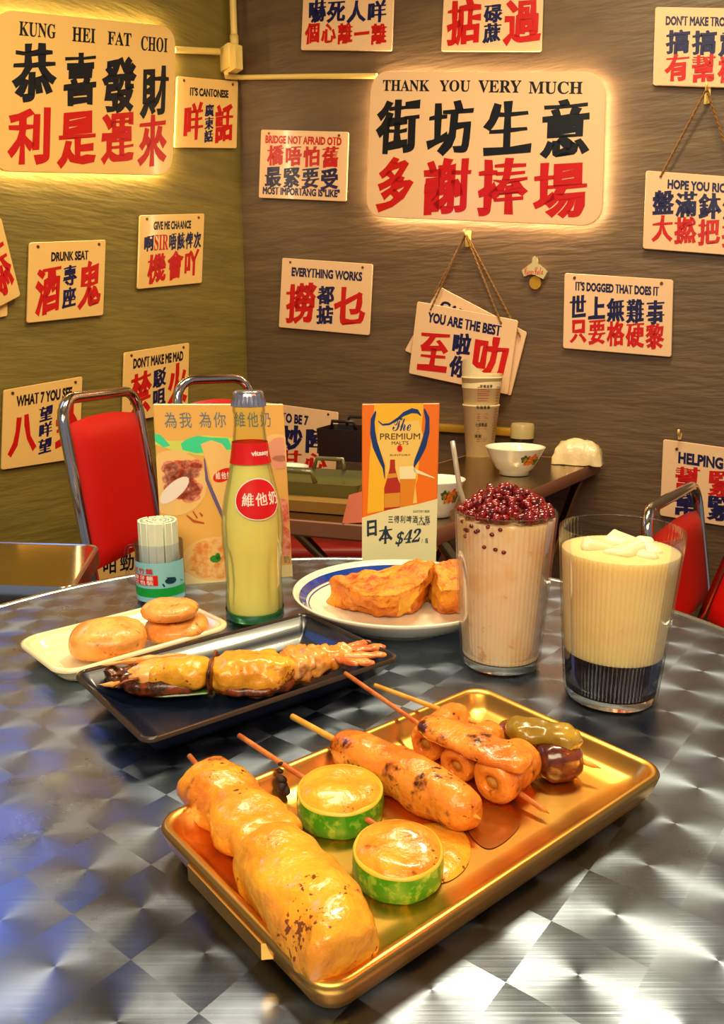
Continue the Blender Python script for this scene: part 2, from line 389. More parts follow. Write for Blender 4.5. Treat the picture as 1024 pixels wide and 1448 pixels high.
def ribbon(pts, ws):
    """closed polygon strips around a uv polyline"""
    out = []
    for i in range(len(pts) - 1):
        (x0, y0), (x1, y1) = pts[i], pts[i + 1]
        def nn(j):
            a = pts[max(j - 1, 0)]; b = pts[min(j + 1, len(pts) - 1)]; dx, dy = b[0] - a[0], b[1] - a[1]; L = math.hypot(dx, dy) or 1
            return -dy / L, dx / L
        n0, n1 = nn(i), nn(i + 1); w0, w1 = ws[i], ws[i + 1]
        out.append([(x0 + n0[0] * w0, y0 + n0[1] * w0), (x1 + n1[0] * w1, y1 + n1[1] * w1), (x1 - n1[0] * w1, y1 - n1[1] * w1), (x0 - n0[0] * w0, y0 - n0[1] * w0)])
    return out
def spline(P, n=8):
    out = []
    for i in range(len(P) - 1):
        a = V(P[max(i - 1, 0)]); b = V(P[i]); c = V(P[i + 1]); d = V(P[min(i + 2, len(P) - 1)])
        for k in range(n):
            t = k / n
            out.append(.5 * ((2 * b) + (c - a) * t + (2 * a - 5 * b + 4 * c - d) * t * t + (3 * b - a - 3 * c + d) * t ** 3))
    out.append(V(P[-1])); return out

# ------------------------------------------------------------------ room shell
AR = math.radians(60); AL = math.radians(35)
RD = V((math.sin(AR), -math.cos(AR), 0))       # right wall, from the corner towards the right
LD = V((-math.sin(AL), -math.cos(AL), 0))      # left wall, from the corner towards the left
WP = V((0.655, 2.10, 0)); RN = V((-math.cos(AR), -math.sin(AR), 0)); LN = V((math.cos(AL), -math.sin(AL), 0))
kx = (333 - 512) / 1100.0 / math.cos(PITCH) * 1.0
_d = ray(338, 160); _r = _d.x / _d.y
tt = (WP.x - _r * WP.y) / (RD.x - _r * RD.y); CO = WP - RD * tt
def wall(name, a, b, n, m):
    a, b = V(a), V(b); th = -n * 0.12; H = 2.75
    vs = [a, b, b + th, a + th]; vs = vs + [v + V((0, 0, H)) for v in vs]
    fs = [(0, 1, 5, 4), (1, 2, 6, 5), (2, 3, 7, 6), (3, 0, 4, 7), (4, 5, 6, 7), (3, 2, 1, 0)]
    return struct(mesh(name, vs, fs, m, smooth=False))
wall('wall_right', CO, CO + RD * 2.2, RN, M_WALL_R)
wall('wall_left', CO + LD * 2.4, CO, LN, M_WALL_L)
def slabz(name, z0, z1, m):
    g = box_g(5.2, 5.2, z1 - z0); o = MB().add(*g, TM((0, 0.6, (z0 + z1) / 2))).build(name, m, smooth=False); return struct(o)
slabz('floor', -0.05, 0.0, M_FLOOR); slabz('ceiling', 2.75, 2.8, M_CEIL)

# ------------------------------------------------------------------ wall signs
def lw(u, v, d): return on_plane(u, v, CO + LN * d, LN)
def rw(u, v, d): return on_plane(u, v, CO + RN * d, RN)
def sign(side, corners, label, rows, group='painted slogan signs on the walls', d=0.012, r=0.006, screws=((.1, .055), (.9, .055)), name='slogan_sign', m=None, cat='sign'):
    f = lw if side == 'L' else rw; n = LN if side == 'L' else RN
    c = [f(u, v, d) for u, v in corners]; sh = Sheet(c, n)
    cen = sum(c, V()) / 4 - n * d
    t = thing(name, label, cat, cen, 0, group)
    sh.slab('panel', 0.005, r, m or (M_ACR_L if side == 'L' else M_ACR_R), t)
    for mm, nm, its in rows:
        for it in its: sh.text(nm, [it], mm, t)
    for k, (u, v) in enumerate(screws):
        p = sh.p(u, v, 0); q = p + n * .002
        g = tube_g([p - n * d * .9, q], 0.004, 8); mesh('screw', g[0], g[1], M_SCREW, t, autos=40)
    return t, sh
R_, N_, B_ = M_RED, M_NAVY, M_BLACK
# large lit signs
def lit(side, corners, label, rows):
    n = LN if side == 'L' else RN
    t, sh = sign(side, corners, label, rows, group=None, d=0.03, r=0.05, screws=(), name='lit_sign', cat='lit sign')
    W = (sh.c[1] - sh.c[0]).length; H = (sh.c[3] - sh.c[0]).length
    def ring(ins, h): return [sh.p(.5 + x / W, .5 - y / H, h) for x, y in rr(W - 2 * ins, H - 2 * ins, .045, 5)]
    g = rings_g([ring(.006, -.022), ring(.006, -.010)], False, False); mesh('led_strip', g[0], g[1], M_LED, t)
    g = rings_g([ring(.02, -.03), ring(.02, -.006)]); mesh('backing_frame', g[0], g[1], M_ACR_L, t, autos=40)
    return t
lit('L', [(-8, 12), (249, 38), (244, 248), (-14, 242)], 'large rounded lit sign reading KUNG HEI FAT CHOI at the upper left', [
    (B_, 'english_lettering', [('KUNG', .115, .06, .295, .15, 'serif'), ('HEI', .38, .065, .505, .155, 'serif'), ('FAT', .575, .07, .715, .155, 'serif'), ('CHOI', .775, .08, .945, .175, 'serif')]),
    (B_, 'upper_characters', [('恭', .08, .18, .31, .56), ('喜', .33, .21, .53, .57), ('發', .545, .22, .76, .60), ('財', .775, .26, .97, .61)]),
    (R_, 'lower_characters', [('利', .07, .58, .30, .96), ('是', .31, .57, .535, .96), ('運', .545, .57, .755, .94), ('來', .765, .58, .96, .95)])])
lit('R', [(525, 101), (857, 102), (851, 320), (517, 306)], 'large rounded lit sign reading THANK YOU VERY MUCH on the right wall', [
    (B_, 'english_lettering', [('THANK', .06, .055, .28, .13, 'serif'), ('YOU', .325, .055, .46, .13, 'serif'), ('VERY', .495, .055, .675, .135, 'serif'), ('MUCH', .705, .06, .915, .14, 'serif')]),
    (B_, 'upper_characters', [('街', .035, .175, .25, .56), ('坊', .27, .18, .49, .56), ('生', .515, .18, .73, .56), ('意', .745, .17, .96, .56)]),
    (R_, 'lower_characters', [('多', .04, .565, .23, .96), ('謝', .255, .57, .49, .97), ('捧', .50, .56, .72, .955), ('場', .725, .57, .95, .97)])])
sign('L', [(251, 107.6), (337, 114.8), (335, 209.8), (247, 208.5)], "small sign reading IT'S CANTONESE below the junction box",
     [(B_, 'english_lettering', [("IT'S CANTONESE", .2, .14, .83, .26, 'latin')]), (R_, 'big_characters', [('咩', .1, .34, .44, .92), ('話', .6, .34, .94, .92)]), (N_, 'small_characters', [('廣東話', .44, .36, .6, .92)])])
sign('L', [(42, 343), (150, 339), (146.3, 445.8), (38.3, 457)], 'DRUNK SEAT sign, left of the GIVE ME CHAANCE sign',
     [(B_, 'english_lettering', [('DRUNK SEAT', .27, .13, .76, .25, 'latin')]), (R_, 'big_characters', [('酒', .08, .28, .42, .92), ('鬼', .62, .25, .96, .90)]), (N_, 'small_characters', [('專座', .42, .3, .62, .86)])])
sign('L', [(-78, 330), (2, 308), (29.5, 418), (-50, 460)], 'partly cut-off tilted sign with a red character at the left edge of the photo',
     [(R_, 'big_characters', [('孫', .02, .3, .36, .9), ('添', .55, .25, .96, .92)])], d=.022)
sign('L', [(-75, 340), (10, 338), (11, 447), (-78, 462)], 'cut-off sign tucked behind the tilted sign at the left edge', [(R_, 'big_characters', [('好', .1, .3, .5, .9)])], d=.008)
sign('L', [(198.2, 304.3), (289.5, 302), (285.7, 400), (194.5, 409)], 'sign reading GIVE ME CHAANCE with the red letters SIR',
     [(B_, 'english_lettering', [('GIVE ME CHAANCE', .2, .09, .78, .21, 'latin')]), (N_, 'upper_characters', [('啊', .06, .27, .22, .5), ('唔該俾次', .43, .25, .96, .5)]),
      (R_, 'sir_lettering', [('SIR', .22, .27, .43, .49, 'serif')]), (R_, 'big_characters', [('機', .12, .52, .42, .94), ('會', .42, .5, .68, .92), ('吖', .68, .5, .94, .9)])])
sign('L', [(176, 498.7), (268, 484.4), (266, 580), (173, 599)], "sign reading DON'T MAKE ME MAD behind the two red chairs",
     [(B_, 'english_lettering', [("DON'T MAKE ME MAD", .13, .1, .9, .25, 'latin')]), (R_, 'big_characters', [('禁', .08, .3, .42, .95), ('火', .64, .25, .98, .9)]), (N_, 'small_characters', [('駁咀', .42, .3, .64, .86)])])
sign('L', [(5.8, 551.7), (117, 532.2), (113, 648), (2, 664.8)], 'sign reading WHAT 7 YOU SEE behind the front left chair',
     [(B_, 'english_lettering', [('WHAT 7 YOU SEE', .15, .1, .86, .24, 'latin')]), (R_, 'big_characters', [('八', .06, .3, .42, .85), ('卦', .64, .25, .98, .85)]), (N_, 'small_characters', [('望咩望', .43, .28, .62, .88)])])
sign('L', [(134, 779), (222, 765), (222, 850), (134, 866)], 'low sign seen through the gap under the front left chair back', [(B_, 'upper_characters', [('咁勁呀', .1, .12, .9, .42, 'mid')])])
sign('R', [(369, 183), (493, 186.5), (489.4, 285), (365.6, 279.6)], 'sign reading BRIDGE NOT AFRAID OTD in red, left of the THANK YOU sign',
     [(R_, 'english_lettering', [('BRIDGE NOT AFRAID OTD', .06, .08, .93, .20, 'latin')]), (R_, 'upper_characters', [('橋唔怕舊', .08, .21, .92, .52)]),
      (N_, 'lower_characters', [('最緊要受', .06, .52, .92, .84)]), (N_, 'lower_lettering', [('MOST IMPORTANG IS"LIKE"', .05, .83, .93, .945, 'latin')])])
sign('R', [(430, -38), (558, -36), (554, 72), (425.3, 70.7)], 'sign with navy and red characters at the top edge, right of the pipe',
     [(N_, 'upper_characters', [('嚇死人咩', .06, .33, .94, .64)]), (R_, 'lower_characters', [('個心離一離', .04, .63, .95, .92)])], screws=())
sign('R', [(629, -35), (769, -33), (765.6, 72.9), (623.6, 72.5)], 'sign with two big red characters at the top edge above the THANK YOU sign',
     [(R_, 'big_characters', [('掂', .04, .30, .42, .92), ('過', .62, .28, 1.0, .90)]), (N_, 'small_characters', [('碌蔗', .42, .36, .62, .88)])], screws=())
sign('R', [(926.7, 9.5), (1062, 12), (1058, 125), (923.4, 120)], "sign reading DON'T MAKE TROUBLE in the top right corner",
     [(N_, 'english_lettering', [("DON'T MAKE TROUBLE", .12, .11, .92, .23, 'latin')]), (N_, 'upper_characters', [('搞搞震', .12, .27, .96, .60)]), (R_, 'lower_characters', [('有幫襯', .12, .58, .96, .95)])], screws=())
t_hope, s_hope = sign('R', [(913.5, 241), (1050, 251), (1046, 362), (909, 351.5)], 'sign reading HOPE YOU RICH hanging on a rope at the right edge',
     [(N_, 'english_lettering', [('HOPE YOU RICH', .24, .09, .90, .21, 'latin')]), (N_, 'upper_characters', [('盤滿鉢滿', .08, .22, 1.05, .56)]), (R_, 'lower_characters', [('大撚把把', .08, .54, 1.05, .9)])], d=.014, screws=())
sign('R', [(399, 364.5), (527, 373.4), (522, 474.3), (394, 462.8)], 'sign reading EVERYTHING WORKS on the right wall',
     [(N_, 'english_lettering', [('EVERYTHING WORKS', .12, .12, .9, .25, 'latin')]), (R_, 'big_characters', [('撈', .06, .32, .42, .92), ('乜', .6, .3, .97, .92)]), (N_, 'small_characters', [('都掂', .42, .34, .62, .9)])])
sign('R', [(621, 405), (745, 470), (722, 560), (572, 496)], 'sign half hidden behind the YOU ARE THE BEST sign', [(N_, 'english_lettering', [('CARE TAKER', .1, .13, .9, .27, 'latin')])], d=.012, screws=())
t_best, s_best = sign('R', [(590, 426), (732.5, 453), (718, 558), (578, 528)], 'tilted sign reading YOU ARE THE BEST hanging on a rope',
     [(N_, 'english_lettering', [('YOU ARE THE BEST', .13, .11, .86, .25, 'latin')]), (R_, 'big_characters', [('至', .06, .34, .4, .94), ('叻', .6, .27, .98, .86)]), (N_, 'small_characters', [('啦你', .40, .30, .6, .92)])], d=.026, screws=())
sign('R', [(798.4, 386), (952.2, 395.5), (949.4, 505), (796, 492.3)], "sign reading IT'S DOGGED THAT DOES IT",
     [(N_, 'english_lettering', [("IT'S DOGGED THAT DOES IT", .11, .1, .88, .22, 'latin')]), (N_, 'upper_characters', [('世上無難事', .05, .27, .94, .6)]), (R_, 'lower_characters', [('只要格硬黎', .06, .57, .94, .92)])])
sign('R', [(938, 621), (1076, 640), (1072, 752), (933, 729)], 'sign reading HELPING YOU with red and navy characters behind the right chair',
     [(N_, 'english_lettering', [('HELPING YOU', .17, .13, .92, .28, 'latin')]), (R_, 'upper_characters', [('幫', .13, .3, .42, .62), ('緊', .47, .28, .8, .64)]), (N_, 'lower_characters', [('幫', .13, .6, .42, .95), ('緊', .47, .6, .8, .95)])], screws=((.15, .1),))
sign('R', [(352, 566), (478, 583), (474, 668), (348, 655)], 'sign reading WANT TO BE 7 half hidden behind the poster board',
     [(N_, 'english_lettering', [('WANT TO BE 7', .1, .12, .69, .28, 'latin')]), (N_, 'upper_characters', [('炒陣', .38, .3, .92, .72)]), (R_, 'lower_characters', [('甘心', .38, .7, .92, 1.0)])])
# hooks and ropes
def hook(u, v, label, w_=8, h_=22):
    p = rw(u, v, 0.0); t = thing('wall_hook', label, 'hook', p)
    g = box_g(px(w_, p), 0.006, px(h_, p), 0.002); Mx = TM(p + RN * .004, -math.radians(30))
    MB().add(*g, Mx).build('plate', M_PVC, t, autos=40)
    a = p + RN * .006 + V((0, 0, px(4, p)))
    MB().add(*tube_g([a, a + RN * .022, a + RN * .03 + V((0, 0, .006)), a + RN * .028 + V((0, 0, .014))], .003, 8)).build('prong', M_PVC, t)
    return a + RN * .02 + V((0, 0, .003))
def rope(pts, label):
    b = MB(); n = len(pts)
    for st in (0, math.pi):
        P = []
        for i in range(n - 1):
            a, c = V(pts[i]), V(pts[i + 1]); k = max(4, int((c - a).length / .004))
            s = (c - a).normalized().cross(RN).normalized()
            for j in range(k):
                q = len(P) * .9 + st; P.append(a + (c - a) * j / k + s * .0014 * math.cos(q) + RN * .0014 * math.sin(q))
        b.add(*tube_g(P, .0018, 5))
    return tag(b.build('hanging_rope', M_ROPE), label, 'rope')
hk = hook(663, 338, 'plastic hook above the YOU ARE THE BEST sign')
rope([s_best.p(.15, .08, .002), hk, s_best.p(.86, .10, .002)], 'thin brown rope carrying the YOU ARE THE BEST sign')
rope([rw(613, 418, .018), hk + RN * -.006, rw(737, 478, .018)], 'second thin rope carrying the half hidden sign')
hk = hook(1001, 136, 'plastic hook above the HOPE YOU RICH sign')
rope([s_hope.p(.16, .07, .002), hk, s_hope.p(.96, .07, .002)], 'long brown rope carrying the HOPE YOU RICH sign')
hook(962, 617, 'small hook above the HELPING YOU sign', 5, 9)
# bottle opener
p = rw(757, 388, 0); t = thing('bottle_opener', 'cast metal wall bottle opener with red script above a round catch', 'bottle opener', p)
sh = Sheet([rw(738, 362, .016), rw(774, 362, .016), rw(774, 410, .016), rw(738, 410, .016)], RN)
def extr(sh, P, h0, h1, name, m, par):
    n = len(P); vs = [sh.p(u, v, h0) for u, v in P] + [sh.p(u, v, h1) for u, v in P]
    fs = [tuple(range(n, 2 * n)), tuple(reversed(range(n)))] + [(i, (i + 1) % n, n + (i + 1) % n, n + i) for i in range(n)]
    return mesh(name, vs, fs, m, par, smooth=False)
M_OPEN = mat('enamel_cream', '#e8cf90', 0.25, metal=0.3, coat=0.6)
extr(sh, [(.42, .05), (.5, .0), (.58, .05), (.6, .2), (.82, .34), (1.0, .46), (.84, .68), (.68, .62), (.5, .55), (.3, .54), (.08, .6), (.0, .42), (.2, .3), (.4, .2)], -.014, 0, 'body', M_OPEN, t)
extr(sh, ell(.5, .78, .23, .2, 20), -.014, -.006, 'catch_plate', M_TRIM, t)
sh.text('script_lettering', [(script('Coca') + '-' + script('Cola'), .1, .32, .84, .55, 'script')], R_, t)
# conduits
def seg_tube(name, pts, r, label, cat='conduit', m=M_PVC): return tag(MB().add(*tube_g(pts, r, 12)).build(name, m, autos=50), label, cat)
pb = lw(324, 84, .0); bx = thing('junction_box', 'square cream electrical junction box near the wall corner', 'junction box', pb)
sz = px(26, pb)
MB().add(*box_g(sz * 1.25, .05, sz * 1.2, .004), TM(lw(326, 84, .028), math.radians(-55 + 0))).build('body', M_PVC, bx, autos=40)
MB().add(*box_g(sz * 1.2, .004, sz * 1.15, .001), TM(lw(326, 84, .0545), math.radians(-55))).build('lid', M_PVC, bx, autos=40)
for u, v in ((337, 86), (343, 86)):
    q = lw(u - 9, v, .056); MB().add(*tube_g([q, q + LN * .003], .0025, 8)).build('screw', M_SCREW, bx)
vp = lw(331, 50, .03); vq = lw(331, 66, .03)
seg_tube('vertical_conduit', [vp, V((vp.x, vp.y, 2.75))], .0105, 'vertical cream pipe rising from the junction box')
tag(MB().add(*tube_g([vp, V((vp.x, vp.y, vq.z - .005))], .0135, 12)).build('pipe_socket', M_PVC), 'short cream socket joining the vertical pipe to the box', 'pipe socket')
seg_tube('horizontal_conduit', [lw(246, 70, .016), lw(309, 73, .016)], .009, 'cream pipe running from the KUNG HEI sign to the junction box')
seg_tube('horizontal_conduit', [lw(320, 103, .03), lw(320, 108, .02), rw(342, 109.5, .010), rw(440, 108, .010), rw(533, 107.5, .010)], .0075, 'long cream pipe running along the right wall to the THANK YOU sign')
# brass ledge on the right wall behind the counter
a = rw(560, 603, .015); b = rw(752, 610, .015); b.z = a.z = (a.z + b.z) / 2
tag(MB().add(*box_g((b - a).length, .03, .022, .003), TM((a + b) / 2, -math.radians(30))).build('wall_ledge', M_TRIM, autos=40), 'narrow brass coloured ledge on the wall behind the counter', 'ledge')

# ------------------------------------------------------------------ main round table
tc_ = V((-.038 , .592, TZ)); TR_ = .461
m = bpy.data.materials.new('engine_turned_steel'); m.use_nodes = True; t = NT(m); I = t.b.inputs
I['Metallic'].default_value = 1.0; I['Roughness'].default_value = 0.27; I['Base Color'].default_value = lin('#8f9cb2')
I['Anisotropic'].default_value = 0.62
tcn = t.n('ShaderNodeTexCoord'); mp = t.n('ShaderNodeMapping'); mp.inputs['Rotation'].default_value = (0, 0, math.radians(38)); t.l(tcn.outputs['Object'], mp.inputs[0])
mp.inputs['Scale'].default_value = (1 / .051,) * 3
fr = t.n('ShaderNodeVectorMath', operation='FRACTION'); t.l(mp.outputs[0], fr.inputs[0])
sb = t.n('ShaderNodeVectorMath', operation='SUBTRACT'); sb.inputs[1].default_value = (.5, .5, 0); t.l(fr.outputs[0], sb.inputs[0])
sx = t.n('ShaderNodeSeparateXYZ'); t.l(sb.outputs[0], sx.inputs[0])
cb = t.n('ShaderNodeCombineXYZ'); t.l(sx.outputs[0], cb.inputs[0]); t.l(sx.outputs[1], cb.inputs[1])
ln = t.n('ShaderNodeVectorMath', operation='LENGTH'); t.l(cb.outputs[0], ln.inputs[0])
vr = t.n('ShaderNodeVectorRotate', rotation_type='Z_AXIS'); vr.inputs['Angle'].default_value = math.radians(-38); t.l(cb.outputs[0], vr.inputs['Vector'])
nm = t.n('ShaderNodeVectorMath', operation='NORMALIZE'); t.l(vr.outputs[0], nm.inputs[0])
cr = t.n('ShaderNodeVectorMath', operation='CROSS_PRODUCT'); cr.inputs[1].default_value = (0, 0, 1); t.l(nm.outputs[0], cr.inputs[0])
t.l(cr.outputs[0], I['Tangent'])
nz = t.n('ShaderNodeTexNoise', i_Scale=60.0, i_Detail=3.0); nz.noise_dimensions = '1D'; t.l(ln.outputs['Value'], nz.inputs['W'])
n2 = t.n('ShaderNodeTexNoise', i_Scale=14.0, i_Detail=5.0); t.l(tcn.outputs['Object'], n2.inputs['Vector'])
mm_ = t.n('ShaderNodeMapRange'); mm_.inputs[1].default_value = .3; mm_.inputs[2].default_value = .7; mm_.inputs[3].default_value = .22; mm_.inputs[4].default_value = .42
t.l(n2.outputs[0], mm_.inputs[0]); t.l(mm_.outputs[0], I['Roughness'])
mps = t.n('ShaderNodeMapping'); mps.inputs['Rotation'].default_value = (0, 0, math.radians(25)); mps.inputs['Scale'].default_value = (4, 500, 1); t.l(tcn.outputs['Object'], mps.inputs[0])
n3 = t.n('ShaderNodeTexNoise', i_Scale=1.0, i_Detail=2.0); t.l(mps.outputs[0], n3.inputs['Vector'])
ad = t.n('ShaderNodeMath', operation='ADD'); t.l(n3.outputs[0], ad.inputs[0])
mpt = t.n('ShaderNodeMapping'); mpt.inputs['Rotation'].default_value = (0, 0, math.radians(-48)); mpt.inputs['Scale'].default_value = (6, 420, 1); t.l(tcn.outputs['Object'], mpt.inputs[0])
n5 = t.n('ShaderNodeTexNoise', i_Scale=1.0, i_Detail=2.0); t.l(mpt.outputs[0], n5.inputs['Vector']); t.l(n5.outputs[0], ad.inputs[1])
bp = t.n('ShaderNodeBump'); bp.inputs['Strength'].default_value = .045; bp.inputs['Distance'].default_value = .001; t.l(ad.outputs[0], bp.inputs['Height']); t.l(bp.outputs[0], I['Normal'])
M_TABLE = m
tb = thing('round_table', 'round stainless steel cafe table with an engine-turned swirl top', 'table', (tc_.x, tc_.y, 0))
g = lathe_g([(TR_ - .003, 0), (TR_ - .003, -.002), (TR_ - .003, -.02)], 96, tc_)
k = len(g[0]); vs = g[0] + [tc_.copy()]; fs = g[1] + [(i, (i + 1) % 96, k) for i in range(96)]
mesh('tabletop', vs, fs, M_TABLE, tb, autos=30)
g = lathe_g([(TR_ - .006, -.001), (TR_ - .004, .0016), (TR_, .002), (TR_ + .003, 0), (TR_ + .003, -.028), (TR_ - .006, -.03)], 96, tc_); mesh('rim', g[0], g[1], M_RIMST, tb, autos=50)
g = tube_g([(tc_.x, tc_.y, .03), (tc_.x, tc_.y, .72)], .035, 20); mesh('pedestal', g[0], g[1], M_RIMST, tb, autos=50)
g = lathe_g([(.0, .03), (.2, .025), (.25, .01), (.25, .0)], 40, (tc_.x, tc_.y, 0)); mesh('base_plate', g[0], g[1], M_DARKB, tb, autos=50)

# ------------------------------------------------------------------ side table (left) and counter table (right)
def rect_table(label, P, z, mtop, medge, legs=True, name='folding_table', th=.03):
    """P: four plan corners (world xy) in order"""
    cx = sum(p[0] for p in P) / 4; cy = sum(p[1] for p in P) / 4
    t = thing(name, label, 'table', (cx, cy, 0))
    def ring(ins, z_):
        out = []
        for i in range(4):
            a = V((P[i][0], P[i][1], 0)); b = V((P[i - 1][0], P[i - 1][1], 0)); c = V((P[(i + 1) % 4][0], P[(i + 1) % 4][1], 0))
            r = .022; d1 = (b - a).normalized(); d2 = (c - a).normalized(); ctr = V((cx, cy, 0)); a2 = a + (ctr - a).normalized() * ins
            for k in range(6):
                s = k / 5; q = (a2 + d1 * r) * (1 - s) ** 2 + a2 * 2 * s * (1 - s) + (a2 + d2 * r) * s * s; out.append(V((q.x, q.y, z_)))
        return out
    g = rings_g([ring(.004, z - .004), ring(.004, z)]); mesh('tabletop', g[0], g[1], mtop, t, autos=30)
    g = rings_g([ring(0.004, z - th), ring(0, z - th + .004), ring(0, z - .001), ring(.003, z + .0015), ring(.008, z + .0002)], True, False); mesh('rim', g[0], g[1], medge, t, autos=40)
    if legs:
        q = [V((P[i][0], P[i][1], 0)) for i in range(4)]; c = V((cx, cy, 0))
        for i in range(4):
            a = q[i] + (c - q[i]) * .18; b = q[(i ^ 1)] + (c - q[i ^ 1]) * .18
            g = tube_g([a + V((0, 0, z - th)), a + (b - a) * .93], .012, 10); mesh('leg', g[0], g[1], M_BRASST, t)
    return t
CZ = 0.73
D1 = V((.5, .866, 0)); D2 = V((-.866, .5, 0))
A_ = at_z(612, 752, CZ); A_.z = 0
B_c = at_z(855, 650, CZ); LB = (V((B_c.x, B_c.y, 0)) - A_).length
D1 = (V((B_c.x, B_c.y, 0)) - A_).normalized(); dw = (V((B_c.x, B_c.y, 0)) - CO).dot(RN); 
B2 = V((B_c.x, B_c.y, 0)) - RN * (dw - .015)
D2 = V((at_z(383, 733, CZ).x, at_z(383, 733, CZ).y, 0)) - A_; D2.normalize()
E2 = A_ + D2 * .36; F2 = E2 + D1 * ((E2 - V((CO.x, CO.y, 0))).dot(RN) - .03) / -D1.dot(RN)
rect_table('steel counter table with tan edge against the right wall', [(A_.x, A_.y), (B2.x, B2.y), (F2.x, F2.y), (E2.x, E2.y)], CZ, M_STEELD, M_WOODL)
# side table at the left edge
z = 0.72
K1 = at_z(142, 771, z); K2 = at_z(-60, 761, z); K3 = at_z(105, 832, z)
e1 = K2 - K1; e3 = (K3 - K1)
M_SIDE = mat('side_table_steel', '#e8cf88', 0.12, metal=1.0, bump=.1, bscale=20, bdist=.001)
rect_table('small polished steel table at the left edge reflecting the wall signs', [(K1.x, K1.y), (K2.x - .2, K2.y), (K2.x - .2 + e3.x, K2.y + e3.y), (K3.x, K3.y)], z, M_SIDE, M_RIMST, legs=False, name='side_table')
st = bpy.data.objects['side_table']
for sxx in (0.3, -.1):
    g = tube_g([(K1.x - .1 - sxx * .6, K1.y - .06, z - .02), (K1.x - .1 - sxx * .6, K1.y - .06, 0)], .014, 10); mesh('leg', g[0], g[1], M_BRASST, st)

# ------------------------------------------------------------------ chairs
def chair(label, loc, rz, w=.34, hb=.90, lean=14, seat=True, tubem=None, hs=.45, name='tube_chair', cushion_drop=.06, vin=None, cb=.50):
    tubem = tubem or M_CHROME; vin = vin or M_VINYL
    t = thing(name, label, 'chair', loc, rz, 'red vinyl chairs with steel tube frames'); k = math.tan(math.radians(lean))
    def bk(x, z): return V((x, max(0, (z - hs)) * k, z))          # back leans towards +y
    r = .05; P = [V((-w / 2, .0 + .10, 0.0)), bk(-w / 2, hs)]
    for i in range(7):
        a = math.pi / 2 * i / 6; P.append(bk(-w / 2 + r - r * math.cos(a), hb - r + r * math.sin(a)))
    for i in range(7):
        a = math.pi / 2 * i / 6; P.append(bk(w / 2 - r + r * math.sin(a), hb - r + r * math.cos(a)))
    P += [bk(w / 2, hs), V((w / 2, .10, 0.0))]
    g = tube_g(P, .0115, 12); mesh('back_frame', g[0], g[1], tubem, t, world=False)
    # cushion
    zt, zb = hb - cushion_drop, cb; rings = []
    cw = w - .035; n = 14
    vs = []; fs = []; nu = 12; nv = 14
    for sgn in (-1, 1):
        for j in range(nv + 1):
            for i in range(nu + 1):
                u = -1 + 2 * i / nu; v = j / nv
                x = u * cw / 2; z_ = zb + (zt - zb) * v + (.011 * (1 - u * u) if v > .5 else 0) * (v - .5) * 2
                e = (max(0, 1 - u ** 6) * max(0, 1 - (2 * v - 1) ** 8)) ** .5
                p = bk(x, z_); p.y += sgn * .022 * e; vs.append(p)
    o = (nu + 1) * (nv + 1)
    for s_ in range(2):
        for j in range(nv):
            for i in range(nu):
                a = s_ * o + j * (nu + 1) + i; q = (a, a + 1, a + nu + 2, a + nu + 1); fs.append(q if s_ == 0 else q[::-1])
    mesh('back_cushion', vs, fs, vin, t, world=False)
    if seat:
        g = box_g(w, .36, .045, .02, 3); MB().add(*g, TM((0, -.19, hs - .01))).build('seat_cushion', vin, t, world=False, autos=60)
        for s_ in (-1, 1):
            g = tube_g([(s_ * w / 2, .0, hs - .04), (s_ * w / 2, -.34, hs - .04), (s_ * w / 2, -.40, 0)], .0115, 10); mesh('front_leg', g[0], g[1], tubem, t, world=False)
    return t
# front left chair: back seen obliquely
pL = at_y(83, 560, 1.52); pR = at_y(192, 556, 1.80)
c = (pL + pR) / 2; yaw = math.atan2(pR.y - pL.y, pR.x - pL.x)
k14 = math.tan(math.radians(14))
def put_chair(label, pl, pr, lean, **kw):
    c = (pl + pr) / 2; yaw = math.atan2(pr.y - pl.y, pr.x - pl.x); hb = (pl.z + pr.z) / 2
    k = math.tan(math.radians(lean)); nrm = V((-math.sin(yaw), math.cos(yaw), 0)); hs = kw.get('hs', .45)
    base = c - nrm * (hb - hs) * k; w_ = ((pr - pl).xy).length
    return chair(label, (base.x, base.y, 0), yaw, w=w_, hb=hb, lean=lean, **kw)
put_chair('front left red vinyl chair with a chrome loop back', pL, pR, 7, cb=.59, cushion_drop=.05)
put_chair('red vinyl chair standing behind the poster board', at_y(248, 540, 1.88), at_y(352, 532, 2.02), 6)
pa, pc = at_y(985, 680, 1.78), at_y(912, 727, 1.48)
put_chair('red vinyl chair behind the milk tea glass', pa, pc, -10, hs=.40, cb=.46, tubem=M_CHROME, seat=False)
bq = at_z(988, 872, .46)
chair('red vinyl chair cut off by the right edge of the photo', (bq.x + .012, bq.y - .14, 0), math.radians(-88), w=.28, hb=.84, lean=18, tubem=M_BRASST, vin=M_VINYL, cb=.46)
q = at_z(455, 768, .47)
stl = thing('red_stool', 'dark red stool under the counter table', 'stool', (q.x, q.y + .06, 0))
MB().add(*box_g(.34, .3, .06, .02, 3), TM((q.x, q.y + .06, .45))).build('seat_cushion', M_VINYLD, stl, autos=60)
for sx_ in (-1, 1):
    for sy_ in (-1, 1): mesh('leg', *tube_g([(q.x + sx_ * .14, q.y + .06 + sy_ * .12, .43), (q.x + sx_ * .16, q.y + .06 + sy_ * .14, 0)], .011, 8), M_BRASST, stl)

